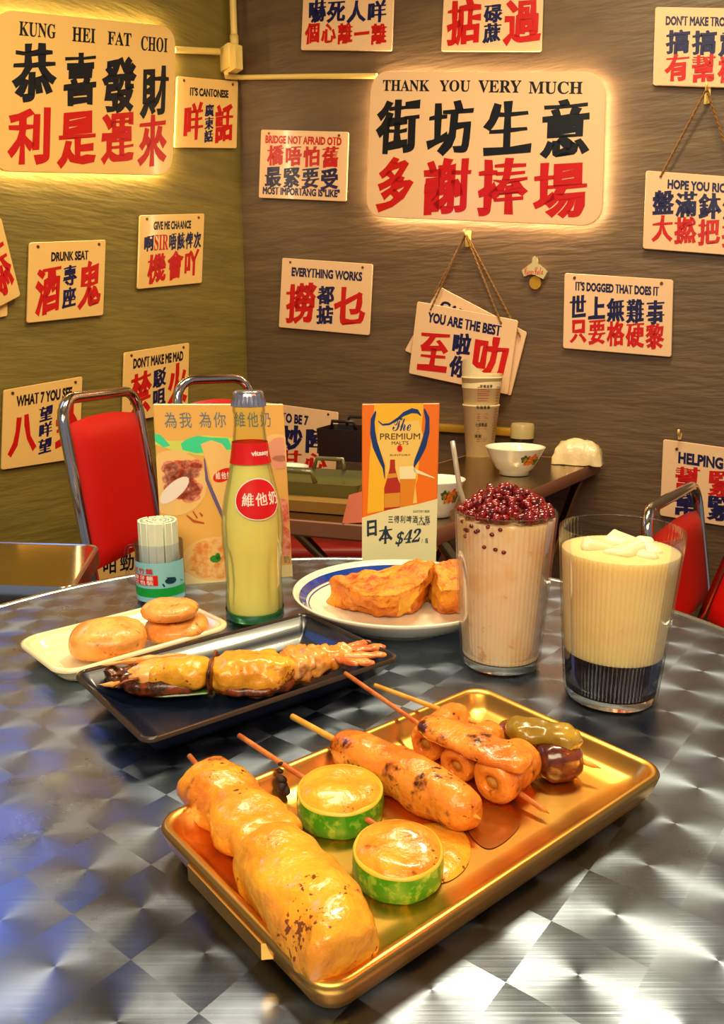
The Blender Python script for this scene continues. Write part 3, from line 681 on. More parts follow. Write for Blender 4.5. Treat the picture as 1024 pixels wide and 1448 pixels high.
# ------------------------------------------------------------------ things on the counter table
def cz(u, v): return at_z(u, v, CZ + .0017)
def bowl(label, u, v, wpx, hpx, flower=True):
    p = cz(u, v); R = px(wpx / 2, p); H = px(hpx, p) * 1.0; b = R * .5
    t = thing('soup_bowl', label, 'bowl', p)
    prof = [(b * .9, 0), (b, .0), (b, H * .14), (b * 1.25, H * .22), (R * .82, H * .62), (R * .97, H * .95), (R, H), (R * .97, H * 1.0), (R * .9, H * .9), (R * .72, H * .55), (b, H * .26), (0.0005, H * .2)]
    g = lathe_g(prof, 48, p); mesh('body', g[0], g[1], M_CERP, t)
    if flower:
        vs = []; fs = []; b_ = MB(); bl = MB()
        def surf(th, s):
            r = b * 1.25 + (R * .97 - b * 1.25) * s + .0012; z_ = H * (.22 + .73 * s); return p + V((r * math.sin(th), -r * math.cos(th), z_))
        for k, (a, s, rr_) in enumerate(((.35, .5, .2), (.6, .55, .22), (.2, .6, .15), (.8, .45, .16))):
            P = [surf(a + rr_ * math.cos(q) * (1 + .2 * math.sin(5 * q)), s + rr_ * 1.2 * math.sin(q) * (1 + .2 * math.sin(5 * q))) for q in [2 * math.pi * i / 20 for i in range(20)]]
            (b_ if k < 2 else bl).add(P, [tuple(range(20))])
        b_.build('flower_print', mat('flower_red', '#d8551a', .3, col2='#f09a30', nscale=200), t, smooth=False); bl.build('leaf_print', mat('leaf_green', '#3a6a2a', .3), t, smooth=False)
    return t
bowl('cream soup bowl with an orange flower beside the menu cups', 727, 670, 84, 39)
bowl('yellowish flowered bowl half hidden behind the beer card', 618, 728, 78, 52)
p = cz(678, 644); t = thing('menu_cup', 'tall tapered cup holding a rolled paper menu', 'menu cup', p)
s1 = px(1, p)
def taper(z0, z1, r0, r1, name, m_, k=0.0):
    g = lathe_g([(r0 - .001, z0), (r0, z0), (r1, z1), (r1 + k, z1), (r1 + k, z1 + .004), (r1 - .001, z1 + .004)], 40, p); return mesh(name, g[0], g[1], m_, t)
taper(0, 70 * s1, 19 * s1, 25 * s1, 'lower_cup', M_PAPER, .002); taper(70 * s1, 108 * s1, 24 * s1, 28 * s1, 'upper_cup', M_PAPER, .001)
vs = []; fs = []; n = 40
for i in range(n + 1):
    th = 2 * math.pi * i / n; rr_ = 27.2 * s1; hh = 108 * s1 + 6 * s1 + 20 * s1 * max(0, math.cos(th - math.radians(205))) ** 3
    vs += [p + V((rr_ * math.cos(th), rr_ * math.sin(th), 95 * s1)), p + V((rr_ * 1.03 * math.cos(th), rr_ * 1.03 * math.sin(th), hh))]
for i in range(n): fs.append((2 * i, 2 * i + 2, 2 * i + 3, 2 * i + 1))
mesh('rolled_menu', vs, fs, M_PAPER, t)
class Cyl:   # printing on a tapered round body facing the camera
    def __init__(s, p, z0, z1, r0, r1, th0, th1): s.a = (V(p), z0, z1, r0, r1, th0, th1); s.n = V((0, 0, 0))
    def p(s, u, v, h=0):
        P, z0, z1, r0, r1, a, b = s.a; f = 1 - v; th = a + (b - a) * u; r = (r0(z0 + (z1 - z0) * f) if callable(r0) else r0 + (r1 - r0) * f) + h
        return P + V((r * math.sin(th), -r * math.cos(th), z0 + (z1 - z0) * f))
    text = Sheet.text; poly = Sheet.poly
cy = Cyl(p, 0, 108 * s1, 19.3 * s1, 28.6 * s1, -1.25, 1.25)
its = []
for v0 in (.1, .13, .155, .18, .205, .24, .27, .44, .47, .49, .52, .60, .63, .66, .76, .79): its.append([(.36, v0), (.36 + random.uniform(.15, .3), v0), (.62, v0 + .006), (.36, v0 + .008)])
for v0 in [i * .035 + .1 for i in range(20)]: its.append([(.76, v0), (.88, v0), (.88, v0 + .008), (.76, v0 + .008)])
its.append([(.02, .045), (.98, .045), (.98, .055), (.02, .055)])
cy.poly('printed_lines', its, M_BROWNP, t, h=.0012)
for it in (('常餐套餐', .4, .07, .66, .11, 'mid'), ('粉麵飯類', .34, .33, .64, .38, 'mid'), ('小食飲品', .32, .55, .6, .60, 'mid'), ('凍飲', .3, .70, .48, .75, 'mid')): cy.text('printed_heading', [it], M_BLACK, t, h=.0013)
# condiment jar
p = cz(737, 649); s1 = px(1, p); t = thing('condiment_jar', 'small clear jar of orange oil with a pale lid', 'jar', p)
mesh('glass_body', *lathe_g([(15 * s1, 0), (16 * s1, .002), (16 * s1, 34 * s1), (15 * s1, 34 * s1), (14 * s1, .003), (0.0003, .003)], 32, p), M_PLAST, t)
mesh('oil', *lathe_g([(13.5 * s1, .004), (13.5 * s1, 22 * s1), (.0003, 22 * s1)], 32, p), M_OIL, t)
mesh('lid', *lathe_g([(16.3 * s1, 30 * s1), (16.3 * s1, 47 * s1), (15 * s1, 50 * s1), (.0003, 50 * s1)], 32, p), mat('jar_lid', '#b8a46a', .3), t, autos=40)
# wrapped tissue
p = cz(818, 655); s1 = px(1, p); t = thing('tissue_pack', 'crumpled cream tissue pack in clear wrap at the counter corner', 'tissue pack', p)
vs = []; fs = []; W_, D_, H_ = 68 * s1, 44 * s1, 34 * s1
nu, nv = 20, 14
for j in range(nv + 1):
    for i in range(nu + 1):
        x = -1 + 2 * i / nu; a = math.pi * j / nv
        y = math.cos(a); z_ = math.sin(a) ** .6; tw = 1 - .25 * z_ * (1 if x > 0 else .6)
        q = V((x * W_ / 2 * tw, y * D_ / 2, z_ * H_ * (1 - .25 * abs(x) ** 3))); q = q + V((fbm(q, 60), fbm(q, 60, 2), fbm(q, 60, 4))) * .006
        q.z = max(q.z, 0); vs.append(p + Matrix.Rotation(math.radians(-25), 3, 'Z') @ q)
for j in range(nv):
    for i in range(nu): a = j * (nu + 1) + i; fs.append((a, a + nu + 1, a + nu + 2, a + 1))
fs.append(tuple(j * (nu + 1) for j in range(nv + 1))[::-1]); fs.append(tuple(j * (nu + 1) + nu for j in range(nv + 1)))
mesh('wrapper', vs, fs, M_WRAP, t)
# saucer, trays, boards, boxes, napkin on the left part of the counter
p = cz(402, 676); s1 = px(1, p)
ts = tag(mesh('saucer', *lathe_g([(14 * s1, 0), (16 * s1, 3 * s1), (34 * s1, 15 * s1), (35 * s1, 17 * s1), (33 * s1, 16 * s1), (15 * s1, 5 * s1), (.0003, 5 * s1)], 40, p), M_CERP), 'pale saucer beside the poster board on the counter', 'saucer')
ang = math.atan2(D2.y, D2.x) + math.pi
def flat(name, u, v, zoff, w_, d_, h_, m_, label, cat, lip=True, handle=False, group=None, rot=None):
    p = at_z(u, v, CZ + .0017 + zoff); t = thing(name, label, cat, p, rot if rot is not None else ang, group)
    rings = [[V((x, y, 0)) for x, y in rr(w_ * .94, d_ * .94, .012)], [V((x, y, h_)) for x, y in rr(w_, d_, .014)], [V((x, y, h_)) for x, y in rr(w_ * .95, d_ * .93, .012)], [V((x, y, h_ * .45)) for x, y in rr(w_ * .9, d_ * .88, .01)]]
    g = rings_g(rings if lip else rings[:2]); mesh('body', g[0], g[1], m_, t, world=False, autos=40)
    if handle:
        for s_ in (-1, 1):
            g = tube_g([(-.035, s_ * (d_ / 2 - .006), h_), (-.03, s_ * (d_ / 2), h_ + .022), (.03, s_ * (d_ / 2), h_ + .022), (.035, s_ * (d_ / 2 - .006), h_)], .005, 8); mesh('handle', g[0], g[1], m_, t, world=False)
    return t
flat('chopping_board', 440, 712, 0, .26, .16, .022, M_BOARD, 'yellow board lying under the dark tray on the counter', 'board', lip=False)
flat('serving_tray', 445, 690, .0222, .25, .17, .026, M_OLIVET, 'dark serving tray with a handle stacked on the board', 'tray', handle=True)
flat('storage_box', 497, 648, 0, .16, .13, .085, M_DARKB, 'dark open plastic box left of the beer card', 'box', handle=True)
p = cz(508, 742)
tag(MB().add([(0, 0, 0), (.05, .01, 0), (.045, .03, .0), (.0, .03, 0), (.012, .008, .05), (.035, .014, .055)], [(0, 1, 5, 4), (1, 2, 5), (0, 4, 3), (2, 3, 4, 5), (3, 2, 1, 0)], TM(p + V((-.03, .01, 0)))).build('paper_napkin', M_NAPK, smooth=False), 'folded pink napkin standing at the counter edge', 'napkin')

# ------------------------------------------------------------------ things on the round table
# --- poster board
def card(corn_bot, corn_top, zb=TZ, lean=0.0):
    """bottom corners on the table, top corners from the pixel rays on the leaning plane through the bottom edge"""
    a = at_z(*corn_bot[0], zb); b = at_z(*corn_bot[1], zb); e = (b - a).normalized()
    back = V((-e.y, e.x, 0)); up = (V((0, 0, 1)) * math.cos(lean) + back * math.sin(lean)); n = e.cross(up).normalized()
    if n.y > 0: n = -n
    tl = on_plane(*corn_top[0], a, n); tr = on_plane(*corn_top[1], a, n)
    return Sheet([tl, tr, b, a], n), (a + b) / 2
sh, p = card([(232, 829), (414, 815)], [(216, 571), (401, 571)], TZ, math.radians(6))
t = thing('poster_board', 'yellow drinks poster board standing behind the glass bottle', 'poster board', p)
sh.slab('panel', .006, .002, [M_CARD], t)
sh.poly('border_print', [[(.0, .93), (1, .93), (1, 1), (0, 1)]], M_CARDE, t)
sh.text('header_characters', [('為我', .07, .04, .29, .135, 'thin'), ('為你', .33, .04, .55, .135, 'thin'), ('維他奶', .60, .04, .90, .135, 'thin')], M_GREYB, t, h=.0008)
sh.poly('lime_glare', [[(.0, .17), (.1, .2), (.25, .2), (.38, .17), (.6, .19), (.6, .28), (.45, .30), (.3, .28), (.12, .25), (0, .22)]], M_LIME, t, h=.0004)  # pastel green part of the lamp glare, painted on the board
sh.poly('teal_glare', [[(.0, .16), (.05, .17), (.11, .225), (.06, .235), (.0, .2)], [(.19, .215), (.24, .19), (.32, .175), (.42, .185), (.55, .19), (.58, .25), (.42, .265), (.3, .27), (.2, .25)]], M_TEAL, t, h=.0006)  # teal lamp glare painted onto the board as flat shapes
sh.poly('round_plate_print', [ell(.13, .43, .26, .175) if False else [(max(0, x), y) for x, y in ell(.12, .43, .25, .18)], ell(.40, .865, .26, .125), [(min(1, x), y) for x, y in ell(.93, .27, .15, .10)]], M_CREAMP, t, h=.0006)
sh.poly('bean_print', [[(max(0, x), y) for x, y in ell(.08 + .22 * random.random(), .32 + .2 * random.random(), .05, .026, 10)] for _ in range(60)], M_SALM, t, h=.0009)
sh.poly('ice_print', [[(max(0.01, x), y) for x, y in ell(.12, .47, .13, .045, 16, -.5)]], M_WHITE, t, h=.0011)
# bottle picture
sh.poly('bottle_print', [[(.34, .22), (.42, .2), (.5, .22), (.62, .34), (.64, .5), (.6, .78), (.54, .78), (.42, .5), (.38, .34)]], M_CREAMP, t, h=.0009)
sh.poly('bottle_label_print', [ell(.50, .395, .085, .035, 24, -.25)], M_LRED, t, h=.0012)
sh.text('bottle_label_characters', [('維他奶', .435, .375, .565, .42, 'mid')], M_WHITE, t, h=.0015)
sh.poly('purple_line_print', ribbon([(.36, .3), (.37, .42), (.42, .52), (.47, .62), (.52, .72)], [.004, .012, .014, .012, .006]), M_PURP, t, h=.0011)
sh.poly('noodle_print', [ell(.40 + .16 * math.cos(a), .865 + .08 * math.sin(a), .075, .036, 12) for a in [i * .7 for i in range(9)]] + [ell(.40, .865, .2, .095)], M_FOODP, t, h=.0009)
sh.poly('herb_print', [ell(.40, .865, .045, .022, 9), ell(.42, .85, .02, .02, 7)], M_GREENP, t, h=.0013)
sh.poly('brown_stroke_print', ribbon([(.2, .61), (.25, .645), (.33, .66)], [.004, .008, .004]) + ribbon([(.25, .59), (.28, .63)], [.004, .006]) + ribbon([(.32, .62), (.30, .60)], [.008, .004]), M_BROWNP, t, h=.0009)
sh.poly('soup_print', [[(min(.995, x), y) for x, y in ell(.94, .79, .07, .09)], [(min(.995, x), y) for x, y in ell(.93, .62, .1, .08)]], M_SALM, t, h=.0009)
sh.poly('dish_print', [[(min(.99, x), y) for x, y in ell(.95, .26, .1, .07)], [(min(.99, x), y) for x, y in ell(.95, .33, .08, .04)]], M_PINK, t, h=.0009)
sh.text('corner_character', [('奶', .93, .875, .99, .92, 'thin')], M_GREYB, t, h=.0009)
g = box_g(.13, .004, .05); fo = MB().add(*tube_g([sh.p(.3, .4, -.006), sh.p(.3, .4, -.006) + V((0, .07, -.075 - .0)), ], .003, 6)); 
bt = sh.p(.5, .45, -.0065); ft = V((bt.x, bt.y + .075, TZ + .0005))
fo = MB().add([bt + V((-.03, 0, 0)), bt + V((.03, 0, 0)), ft + V((.03, 0, 0)), ft + V((-.03, 0, 0)), bt + V((-.03, .003, 0)), bt + V((.03, .003, 0)), ft + V((.03, .003, 0)), ft + V((-.03, .003, 0))], [(0, 1, 2, 3), (7, 6, 5, 4), (0, 4, 5, 1), (1, 5, 6, 2), (2, 6, 7, 3), (3, 7, 4, 0)])
fo.build('rear_strut', M_CARDE, t, smooth=False)
# --- beer card
sh, p = card([(512, 812), (616, 812)], [(512, 571), (622, 570)], TZ, math.radians(4))
t = thing('beer_card', 'orange beer price card standing behind the plate of toast', 'price card', p)
sh.slab('panel', .004, .001, [M_BEERO], t)
def X(u): return (u - 73) / 665.
def Y(v): return (v - 62) / (1360 - 62) * .89
def xy(P): return [(X(a), Y(b)) for a, b in P]
sh.poly('yellow_print', [xy([(180, 66), (600, 62), (560, 700), (470, 930), (120, 990), (140, 500)])], M_BEERY, t)
sh.poly('pale_print', [xy([(215, 240), (560, 200), (600, 330), (520, 560), (560, 900), (310, 940), (280, 560), (210, 420)])], M_BEERPL, t, h=.0005)
sh.poly('lower_print', [[(0, Y(1025)), (X(300), Y(960)), (X(560), Y(910)), (1, Y(865)), (1, 1), (0, 1)]], M_BEERC, t, h=.0011)
lp = xy([(192, 125), (165, 200), (165, 300), (185, 400), (225, 500), (262, 590), (272, 690)])
rp = xy([(605, 110), (635, 190), (635, 290), (610, 400), (570, 490), (535, 560), (525, 600)])
tp = xy([(212, 205), (250, 238), (310, 232), (380, 190), (430, 150), (500, 122), (550, 130), (580, 165)])
sh.poly('blue_stripe_print', ribbon(lp, [.008, .026, .034, .033, .026, .016, .004]) + ribbon(rp, [.008, .026, .032, .032, .027, .017, .006]) + ribbon(tp, [.003, .005, .006, .009, .012, .014, .012, .003]), M_BLUEP, t, h=.0009)
sh.text('script_lettering', [(script('The'), X(335), Y(180), X(495), Y(290), 'script')], M_BLUEP, t, h=.0009)
sh.text('brand_lettering', [('PREMIUM', X(228), Y(310), X(575), Y(362), 'fine'), ("MALT'S", X(330), Y(375), X(475), Y(405), 'fine'), ('SUNTORY', X(315), Y(485), X(495), Y(500), 'fine')], mat('print_bronze', '#6a4a10', .4), t, h=.0009)
sh.poly('red_seal_print', [ell(X(400), Y(437), .034, .02)], M_LRED, t, h=.001)
sh.poly('bottle_print', [xy([(318, 530), (360, 530), (362, 600), (385, 690), (410, 740), (410, 950), (268, 965), (268, 770), (290, 700), (315, 600)])], mat('print_beer_red', '#b02a12', .4), t, h=.0008)
sh.poly('bottle_label_print', [xy([(270, 820), (408, 810), (408, 930), (270, 940)]), xy([(305, 650), (372, 645), (378, 680), (295, 690)])], mat('print_label_gold', '#d8962c', .4), t, h=.001)
sh.poly('beer_glass_print', [xy([(405, 690), (545, 690), (520, 920), (412, 940)])], mat('print_beer', '#e08a18', .4), t, h=.0008)
sh.poly('beer_foam_print', [xy([(400, 590), (520, 585), (548, 640), (540, 695), (405, 695), (398, 640)]), xy([(520, 600), (700, 680), (715, 695), (530, 640)])], mat('print_foam', '#f6ecb8', .4), t, h=.001)
sh.text('price_characters', [('日', X(95), Y(1030), X(225), Y(1190)), ('本', X(215), Y(1090), X(350), Y(1255))], M_TEALD, t, h=.0015)
g = glyph(digits('$42'), .012, slant=.25, fit=True)
MB().add([sh.p(X(370) + (X(600) - X(370)) * x, Y(1278) + (Y(1145) - Y(1278)) * y - .02 * x, .0015) for x, y in g[0]], g[1]).build('price_lettering', M_TEALD, t, smooth=False)
sh.text('small_characters', [('三得利啤酒大瓶', X(300), Y(1005), X(680), Y(1075), 'mid'), ('/瓶', X(605), Y(1200), X(665), Y(1250), 'mid'), ('SUNTORY BEER', X(525), Y(962), X(672), Y(982), 'fine'), ('633毫升', X(560), Y(1070), X(672), Y(1092), 'fine')], M_TEALD, t, h=.0015)
fo = sh.p(.5, .5, -.0045); ft = V((fo.x, fo.y + .05, TZ + .0005))
MB().add([fo + V((-.015, 0, 0)), fo + V((.015, 0, 0)), ft + V((.015, 0, 0)), ft + V((-.015, 0, 0)), fo + V((-.015, .003, 0)), fo + V((.015, .003, 0)), ft + V((.015, .003, 0)), ft + V((-.015, .003, 0))], [(0, 1, 2, 3), (7, 6, 5, 4), (0, 4, 5, 1), (1, 5, 6, 2), (2, 6, 7, 3), (3, 7, 4, 0)]).build('rear_strut', M_BEERC, t, smooth=False)

# --- soy milk bottle
p = at_z(361, 872, TZ); s1 = px(1, p)
t = thing('soy_milk_bottle', 'glass bottle of soy milk with red labels in front of the poster board', 'bottle', p)
HB = (at_y(350, 551, p.y).z - TZ)
def zf(v): return HB * (888 - 9 - v) / (888 - 9 - 551.)       # picture row -> height
prof_px = [(878, 38), (874, 40.5), (850, 40.5), (820, 39), (790, 40), (765, 42), (740, 42.5), (720, 41), (700, 37.5), (680, 33), (660, 29), (640, 25.5), (615, 22.5), (600, 21), (585, 20.5), (580, 22), (575, 22), (570, 20.5)]
pr = [(r * s1, zf(v)) for v, r in prof_px]
def flute(th, z):
    v0, v1 = zf(865), zf(765)
    if z < v0 or z > v1: return 1
    e = math.sin((z - v0) / (v1 - v0) * math.pi); return 1 - .055 * e * max(0, math.cos(8 * th)) ** 2
def dense(P, n=4):
    out = []
    for i in range(len(P) - 1):
        for k in range(n): out.append((P[i][0] + (P[i + 1][0] - P[i][0]) * k / n, P[i][1] + (P[i + 1][1] - P[i][1]) * k / n))
    return out + [P[-1]]
pd = dense(pr, 4)
outer = [(.0005, .002), (30 * s1, .0005)] + pd; inner = [(r - .0010, z_) for r, z_ in pd if z_ > .006][::-1] + [(.0005, .0065)]
mesh('glass_body', *lathe_g(outer + inner, 96, p, flute), M_GLASSG, t)
liq = [(.0005, .0068)] + [(r - .0013, z_) for r, z_ in pd if .0068 < z_ < zf(628)]; liq.append((.0005, liq[-1][1]))
mesh('soy_milk', *lathe_g(liq, 96, p, flute), M_SOY, t)
def rad_at(z_):
    for i in range(len(pr) - 1):
        if pr[i][1] <= z_ <= pr[i + 1][1]:
            f_ = (z_ - pr[i][1]) / (pr[i + 1][1] - pr[i][1]); return pr[i][0] + (pr[i + 1][0] - pr[i][0]) * f_
    return pr[-1][0]
zs = [zf(651) + (zf(622) - zf(651)) * i / 6 for i in range(7)]
g = lathe_g([(rad_at(z_) + .0006, z_) for z_ in zs], 64, p); nl = mesh('neck_label', g[0], g[1], M_LRED, t)
mesh('green_base_glass', *lathe_g([(36 * s1, .0006), (40.8 * s1, .003), (41 * s1, .012)], 64, p), mat('bottle_base_green', '#2f8a5a', .1, trans=.6), t)
cy = Cyl(p, zf(651), zf(622), lambda z_: rad_at(z_), 0, -.2, 1.35); cy.text('neck_lettering', [('vitasoy', .25, .35, .95, .65, 'latin')], M_WHITE, nl, h=.0012)
cy = Cyl(p, zf(724), zf(670), lambda z_: rad_at(z_), 0, -.42, 1.22)
def grid_ell(cy, cx, cyy, rx, ry, h, n=36, m_=8):
    vs = [cy.p(cx, cyy, h)]; fs = []
    for j in range(1, m_ + 1):
        for k in range(n): a = 2 * math.pi * k / n; vs.append(cy.p(cx + rx * j / m_ * math.cos(a), cyy + ry * j / m_ * math.sin(a), h))
    for k in range(n): fs.append((0, 1 + k, 1 + (k + 1) % n))
    for j in range(m_ - 1):
        for k in range(n): a = 1 + j * n; fs.append((a + k, a + n + k, a + n + (k + 1) % n, a + (k + 1) % n))
    return vs, fs
mesh('label_border', *grid_ell(cy, .5, .5, .53, .53, .0006), M_WHITE, t); ol = mesh('oval_label', *grid_ell(cy, .5, .5, .50, .50, .0009), M_LRED, t)
cy.text('label_characters', [('維他奶', .12, .32, 1.0, .68, 'mid')], M_WHITE, ol, h=.0013)
def crimp(th, z): return 1 + (.05 * math.cos(21 * th) if z < zf(564) else 0)
g = lathe_g([(20 * s1, zf(574)), (22.5 * s1, zf(573)), (22 * s1, zf(566)), (20.5 * s1, zf(560)), (20 * s1, zf(554)), (17 * s1, zf(552)), (.0004, zf(551.5))], 84, p, crimp); mesh('crown_cap', g[0], g[1], M_CAP, t, autos=60)

# --- toothpick cup
p = at_z(229, 846, TZ); s1 = px(1, p)
t = thing('toothpick_cup', 'clear plastic cup with a green and blue label holding wrapped toothpicks', 'cup', p)
R = 33 * s1; H = 84 * s1
mesh('plastic_body', *lathe_g([(.0004, .0), (R * .97, .0), (R, .003), (R, H), (R * .96, H), (R * .95, .004), (.0004, .004)], 48, p), M_PLAST, t, autos=40)
cy = Cyl(p, .004, H * .72, R, R, -1.5, 1.5)
def cgrid(u0, v0, u1, v1, h, n=20):
    vs = []; fs = []
    for i in range(n + 1): vs += [cy.p(u0 + (u1 - u0) * i / n, v0, h), cy.p(u0 + (u1 - u0) * i / n, v1, h)]
    for i in range(n): fs.append((2 * i, 2 * i + 1, 2 * i + 3, 2 * i + 2))
    return vs, fs
bl_ = mesh('blue_label', *cgrid(0, 0, 1, 1, .0006), M_LBLUE, t); mesh('green_band', *cgrid(0, .64, 1, .86, .0012), M_LGREEN, bl_); mesh('red_panel', *cgrid(.02, .30, .55, .56, .0012), M_LRED, bl_)
cy.text('label_characters', [('健康牙籤', .05, .31, .5, .43, 'mid'), ('獨立包裝', .05, .43, .5, .55, 'mid')], M_WHITE, t, h=.0016)
cy.text('label_red_characters', [('日式竹籤', .03, .12, .5, .27, 'mid')], M_LRED, t, h=.0016)
cy.poly('label_motif', [ell(.72, .46, .08, .08, 14), [(.6, .52), (.9, .50), (.95, .56), (.62, .6)], [(.66, .36), (.8, .4), (.7, .44)]], M_TEALD, t, h=.0016)
hp = [p + V((-R, 0, H * .92)), p + V((-R - 10 * s1, -.003, H * .9)), p + V((-R - 12 * s1, -.004, H * .7)), p + V((-R - 10 * s1, -.004, H * .35)), p + V((-R, 0, H * .25))]
mesh('handle', *tube_g(spline(hp, 5), .0022, 8), M_PLAST, t)
# toothpicks
proto = None; cnt_ = 0
for ring_, nn in ((0, 1), (.3, 6), (.58, 11), (.84, 15)):
    for k in range(nn):
        a = 2 * math.pi * k / nn + ring_ * 3; q = p + V((R * .92 * ring_ * math.cos(a), R * .92 * ring_ * math.sin(a), .005))
        if proto is None:
            L = 108 * s1; g = box_g(.0085, .0022, L, .0005, 1); me = MB().add(*g, TM((0, 0, L / 2))); proto = me.build('toothpick', M_PICK, world=False, autos=40); o = proto
        else: o = proto.copy(); COL.objects.link(o)
        o.location = q; o.rotation_euler = (random.uniform(-.012, .012), random.uniform(-.012, .012), a + 1.57)
        tag(o, 'paper-wrapped toothpick standing in the clear plastic cup', 'toothpick', 'wrapped toothpicks in the cup')

# --- dishes: rectangular lofts
def rect_frame(corners, z):
    P = [at_z(u, v, z) for u, v in corners]           # left, far, right, near
    c = sum(P, V()) / 4; ex = ((P[1] - P[0]) + (P[2] - P[3])); L = ex.length / 2; W = ((P[0] - P[3]) + (P[1] - P[2])).length / 2
    return c, math.atan2(ex.y, ex.x), L, W
def dish(name, label, cat, corners, H, r, m_body, m_rim, wall=.5, foot=.0, flare=.016, rimw=.004, z0=TZ, extra=None):
    c, a, L, W = rect_frame(corners, z0 + H)
    t = thing(name, label, cat, (c.x, c.y, z0), a)
    def R_(ins, z_, rad=None): return [V((x, y, z_)) for x, y in rr(L - 2 * ins, W - 2 * ins, max(rad if rad else r - ins * .6, .002), 8)]
    body = [R_(flare + .004, 0), R_(flare, .002), R_(flare * .5, H * .45), R_(.002, H * .9), R_(0, H - .001)]
    inner = [R_(rimw, H - .001), R_(rimw + flare * .5, H * .5), R_(rimw + flare, .0055), R_(rimw + flare + .006, .004)]
    g = rings_g(body + [R_(rimw * .5, H - .001)] + inner); mesh('body', g[0], g[1], m_body, t, world=False, autos=60)
    g = rings_g([R_(-.0004, H - .0025), R_(-.0002, H), R_(rimw * .5, H + .0012), R_(rimw, H), R_(rimw + .0006, H - .002)], False, False); mesh('rim', g[0], g[1], m_rim, t, world=False, autos=80)
    return t, c, a, L, W
dish('rectangular_plate', 'narrow cream rectangular plate holding three fish cakes', 'plate', [(22, 902), (262, 846), (322, 884), (84, 958)], .018, .022, M_CERW, M_CERW, flare=.012, rimw=.005)
dish('black_plate', 'black rectangular plate with raised ends holding the prawn skewer', 'plate', [(116, 950), (437, 864), (564, 932), (190, 1052)], .026, .010, M_BLACKC, M_BRIM, flare=.022, rimw=.0025)
# fish cakes
def cake(label, u, v, w_, h_, z, hz, seed, rot=0.0, par=None):
    c = at_z(u, v, z + hz); a = px(w_ / 2, c); d = V((math.cos(rot), math.sin(rot), 0)) * a
    o = blob('fish_cake', c - d, c + d, px(h_ / 2, c), hz, M_FISH, None, amp=.10 if seed < 8 else .24, ns=38, seed=seed, n=36, seg=36, sq=2.5, zmin=z)
    return tag(o, label, 'fish cake', 'fish cakes on the cream plate')
cake('round fish cake lying alone on the cream plate', 153, 903, 104, 96, TZ + .0055, .0175, 3, .15)
cake('lower fish cake of the pair stacked on the cream plate', 250, 888, 88, 84, TZ + .0055, .0125, 5, .1)
cake('upper fish cake tilted on top of the other one', 241, 862, 78, 70, TZ + .0295, .0095, 8, -.1)
# --- round plate
p = at_z(565, 846, TZ); c = at_z(564, 833, TZ + .034); p = V((c.x, c.y, TZ)); R = px(150, c); 
t = thing('round_plate', 'white round plate with a blue ring holding the fried toast', 'plate', p)
H = .034
pf = [(R * .5, .0), (R * .56, .0), (R * .56, .004), (R * .8, .014), (R * .97, H - .004), (R, H), (R * .985, H + .001), (R * .94, H - .005), (R * .86, H - .013), (R * .70, .011), (R * .5, .007), (.0005, .0065)]
mesh('body', *lathe_g(pf, 96, p), M_CERP, t)
for nm_, r0, r1, z0, z1 in (('blue_ring', .935, .872, H - .0052, H - .0115), ('thin_blue_ring', .852, .842, H - .0134, H - .0141)):
    mesh(nm_, *lathe_g([(R * r0, z0 + .0009), (R * r1, z1 + .0011)], 96, p), M_BLUE, t)
mesh('outer_brown_line', *lathe_g([(R * .79 + .0006, .0132), (R * .80 + .0008, .0142)], 96, p), M_BRIM, t)
# toast wedges
def wedge(label, top, bot, zt, zb, seed, concave=None):
    bm = bmesh.new(); n = len(top)
    T = [bm.verts.new(at_z(u, v, zt_)) for (u, v), zt_ in zip(top, zt)]; B = [bm.verts.new(V((at_z(u, v, zb).x, at_z(u, v, zb).y, zb))) for u, v in bot]
    bm.faces.new(T); bm.faces.new(B[::-1])
    sides = []
    for i in range(n): sides.append(bm.faces.new((T[i], B[i], B[(i + 1) % n], T[(i + 1) % n])))
    if concave is not None: sides[concave].material_index = 1
    bmesh.ops.recalc_face_normals(bm, faces=bm.faces[:])
    bmesh.ops.bevel(bm, geom=bm.edges[:], offset=.004, segments=3, affect='EDGES', profile=.5)
    bmesh.ops.triangulate(bm, faces=bm.faces[:])
    for _ in range(4):
        es = [e for e in bm.edges if e.calc_length() > .004]
        if es: bmesh.ops.subdivide_edges(bm, edges=es, cuts=1, use_grid_fill=False)
        bmesh.ops.triangulate(bm, faces=[f for f in bm.faces if len(f.verts) > 4])
    bm.normal_update()
    for v in bm.verts:
        a = fbm(v.co, 45, seed) * .006 + fbm(v.co, 130, seed) * .0025; v.co = v.co + v.normal * a
        if v.co.z < zb: v.co.z = zb
    me = bpy.data.meshes.new('fried_toast'); bm.to_mesh(me); bm.free(); me.materials.append(M_TOAST); me.materials.append(M_TOASTY); me.shade_smooth()
    o = link('fried_toast', me); return tag(o, label, 'toast', 'fried toast wedges on the round plate')
zz = TZ + .0075
wedge('larger fried toast wedge with a curved pale cut side', [(466, 818), (522, 806), (590, 789), (617, 796), (600, 822), (565, 842), (520, 843)], [(462, 856), (520, 836), (590, 826), (612, 838), (585, 868), (555, 872), (500, 866)], [zz + .034, zz + .040, zz + .052, zz + .050, zz + .044, zz + .036, zz + .036], zz, 2, 4)
wedge('smaller fried toast wedge half hidden by the red bean drink', [(612, 798), (648, 790), (690, 808), (680, 832), (622, 836)], [(600, 850), (640, 832), (690, 842), (676, 868), (622, 868)], [zz + .047, zz + .050, zz + .044, zz + .035, zz + .035], zz, 6, 4)

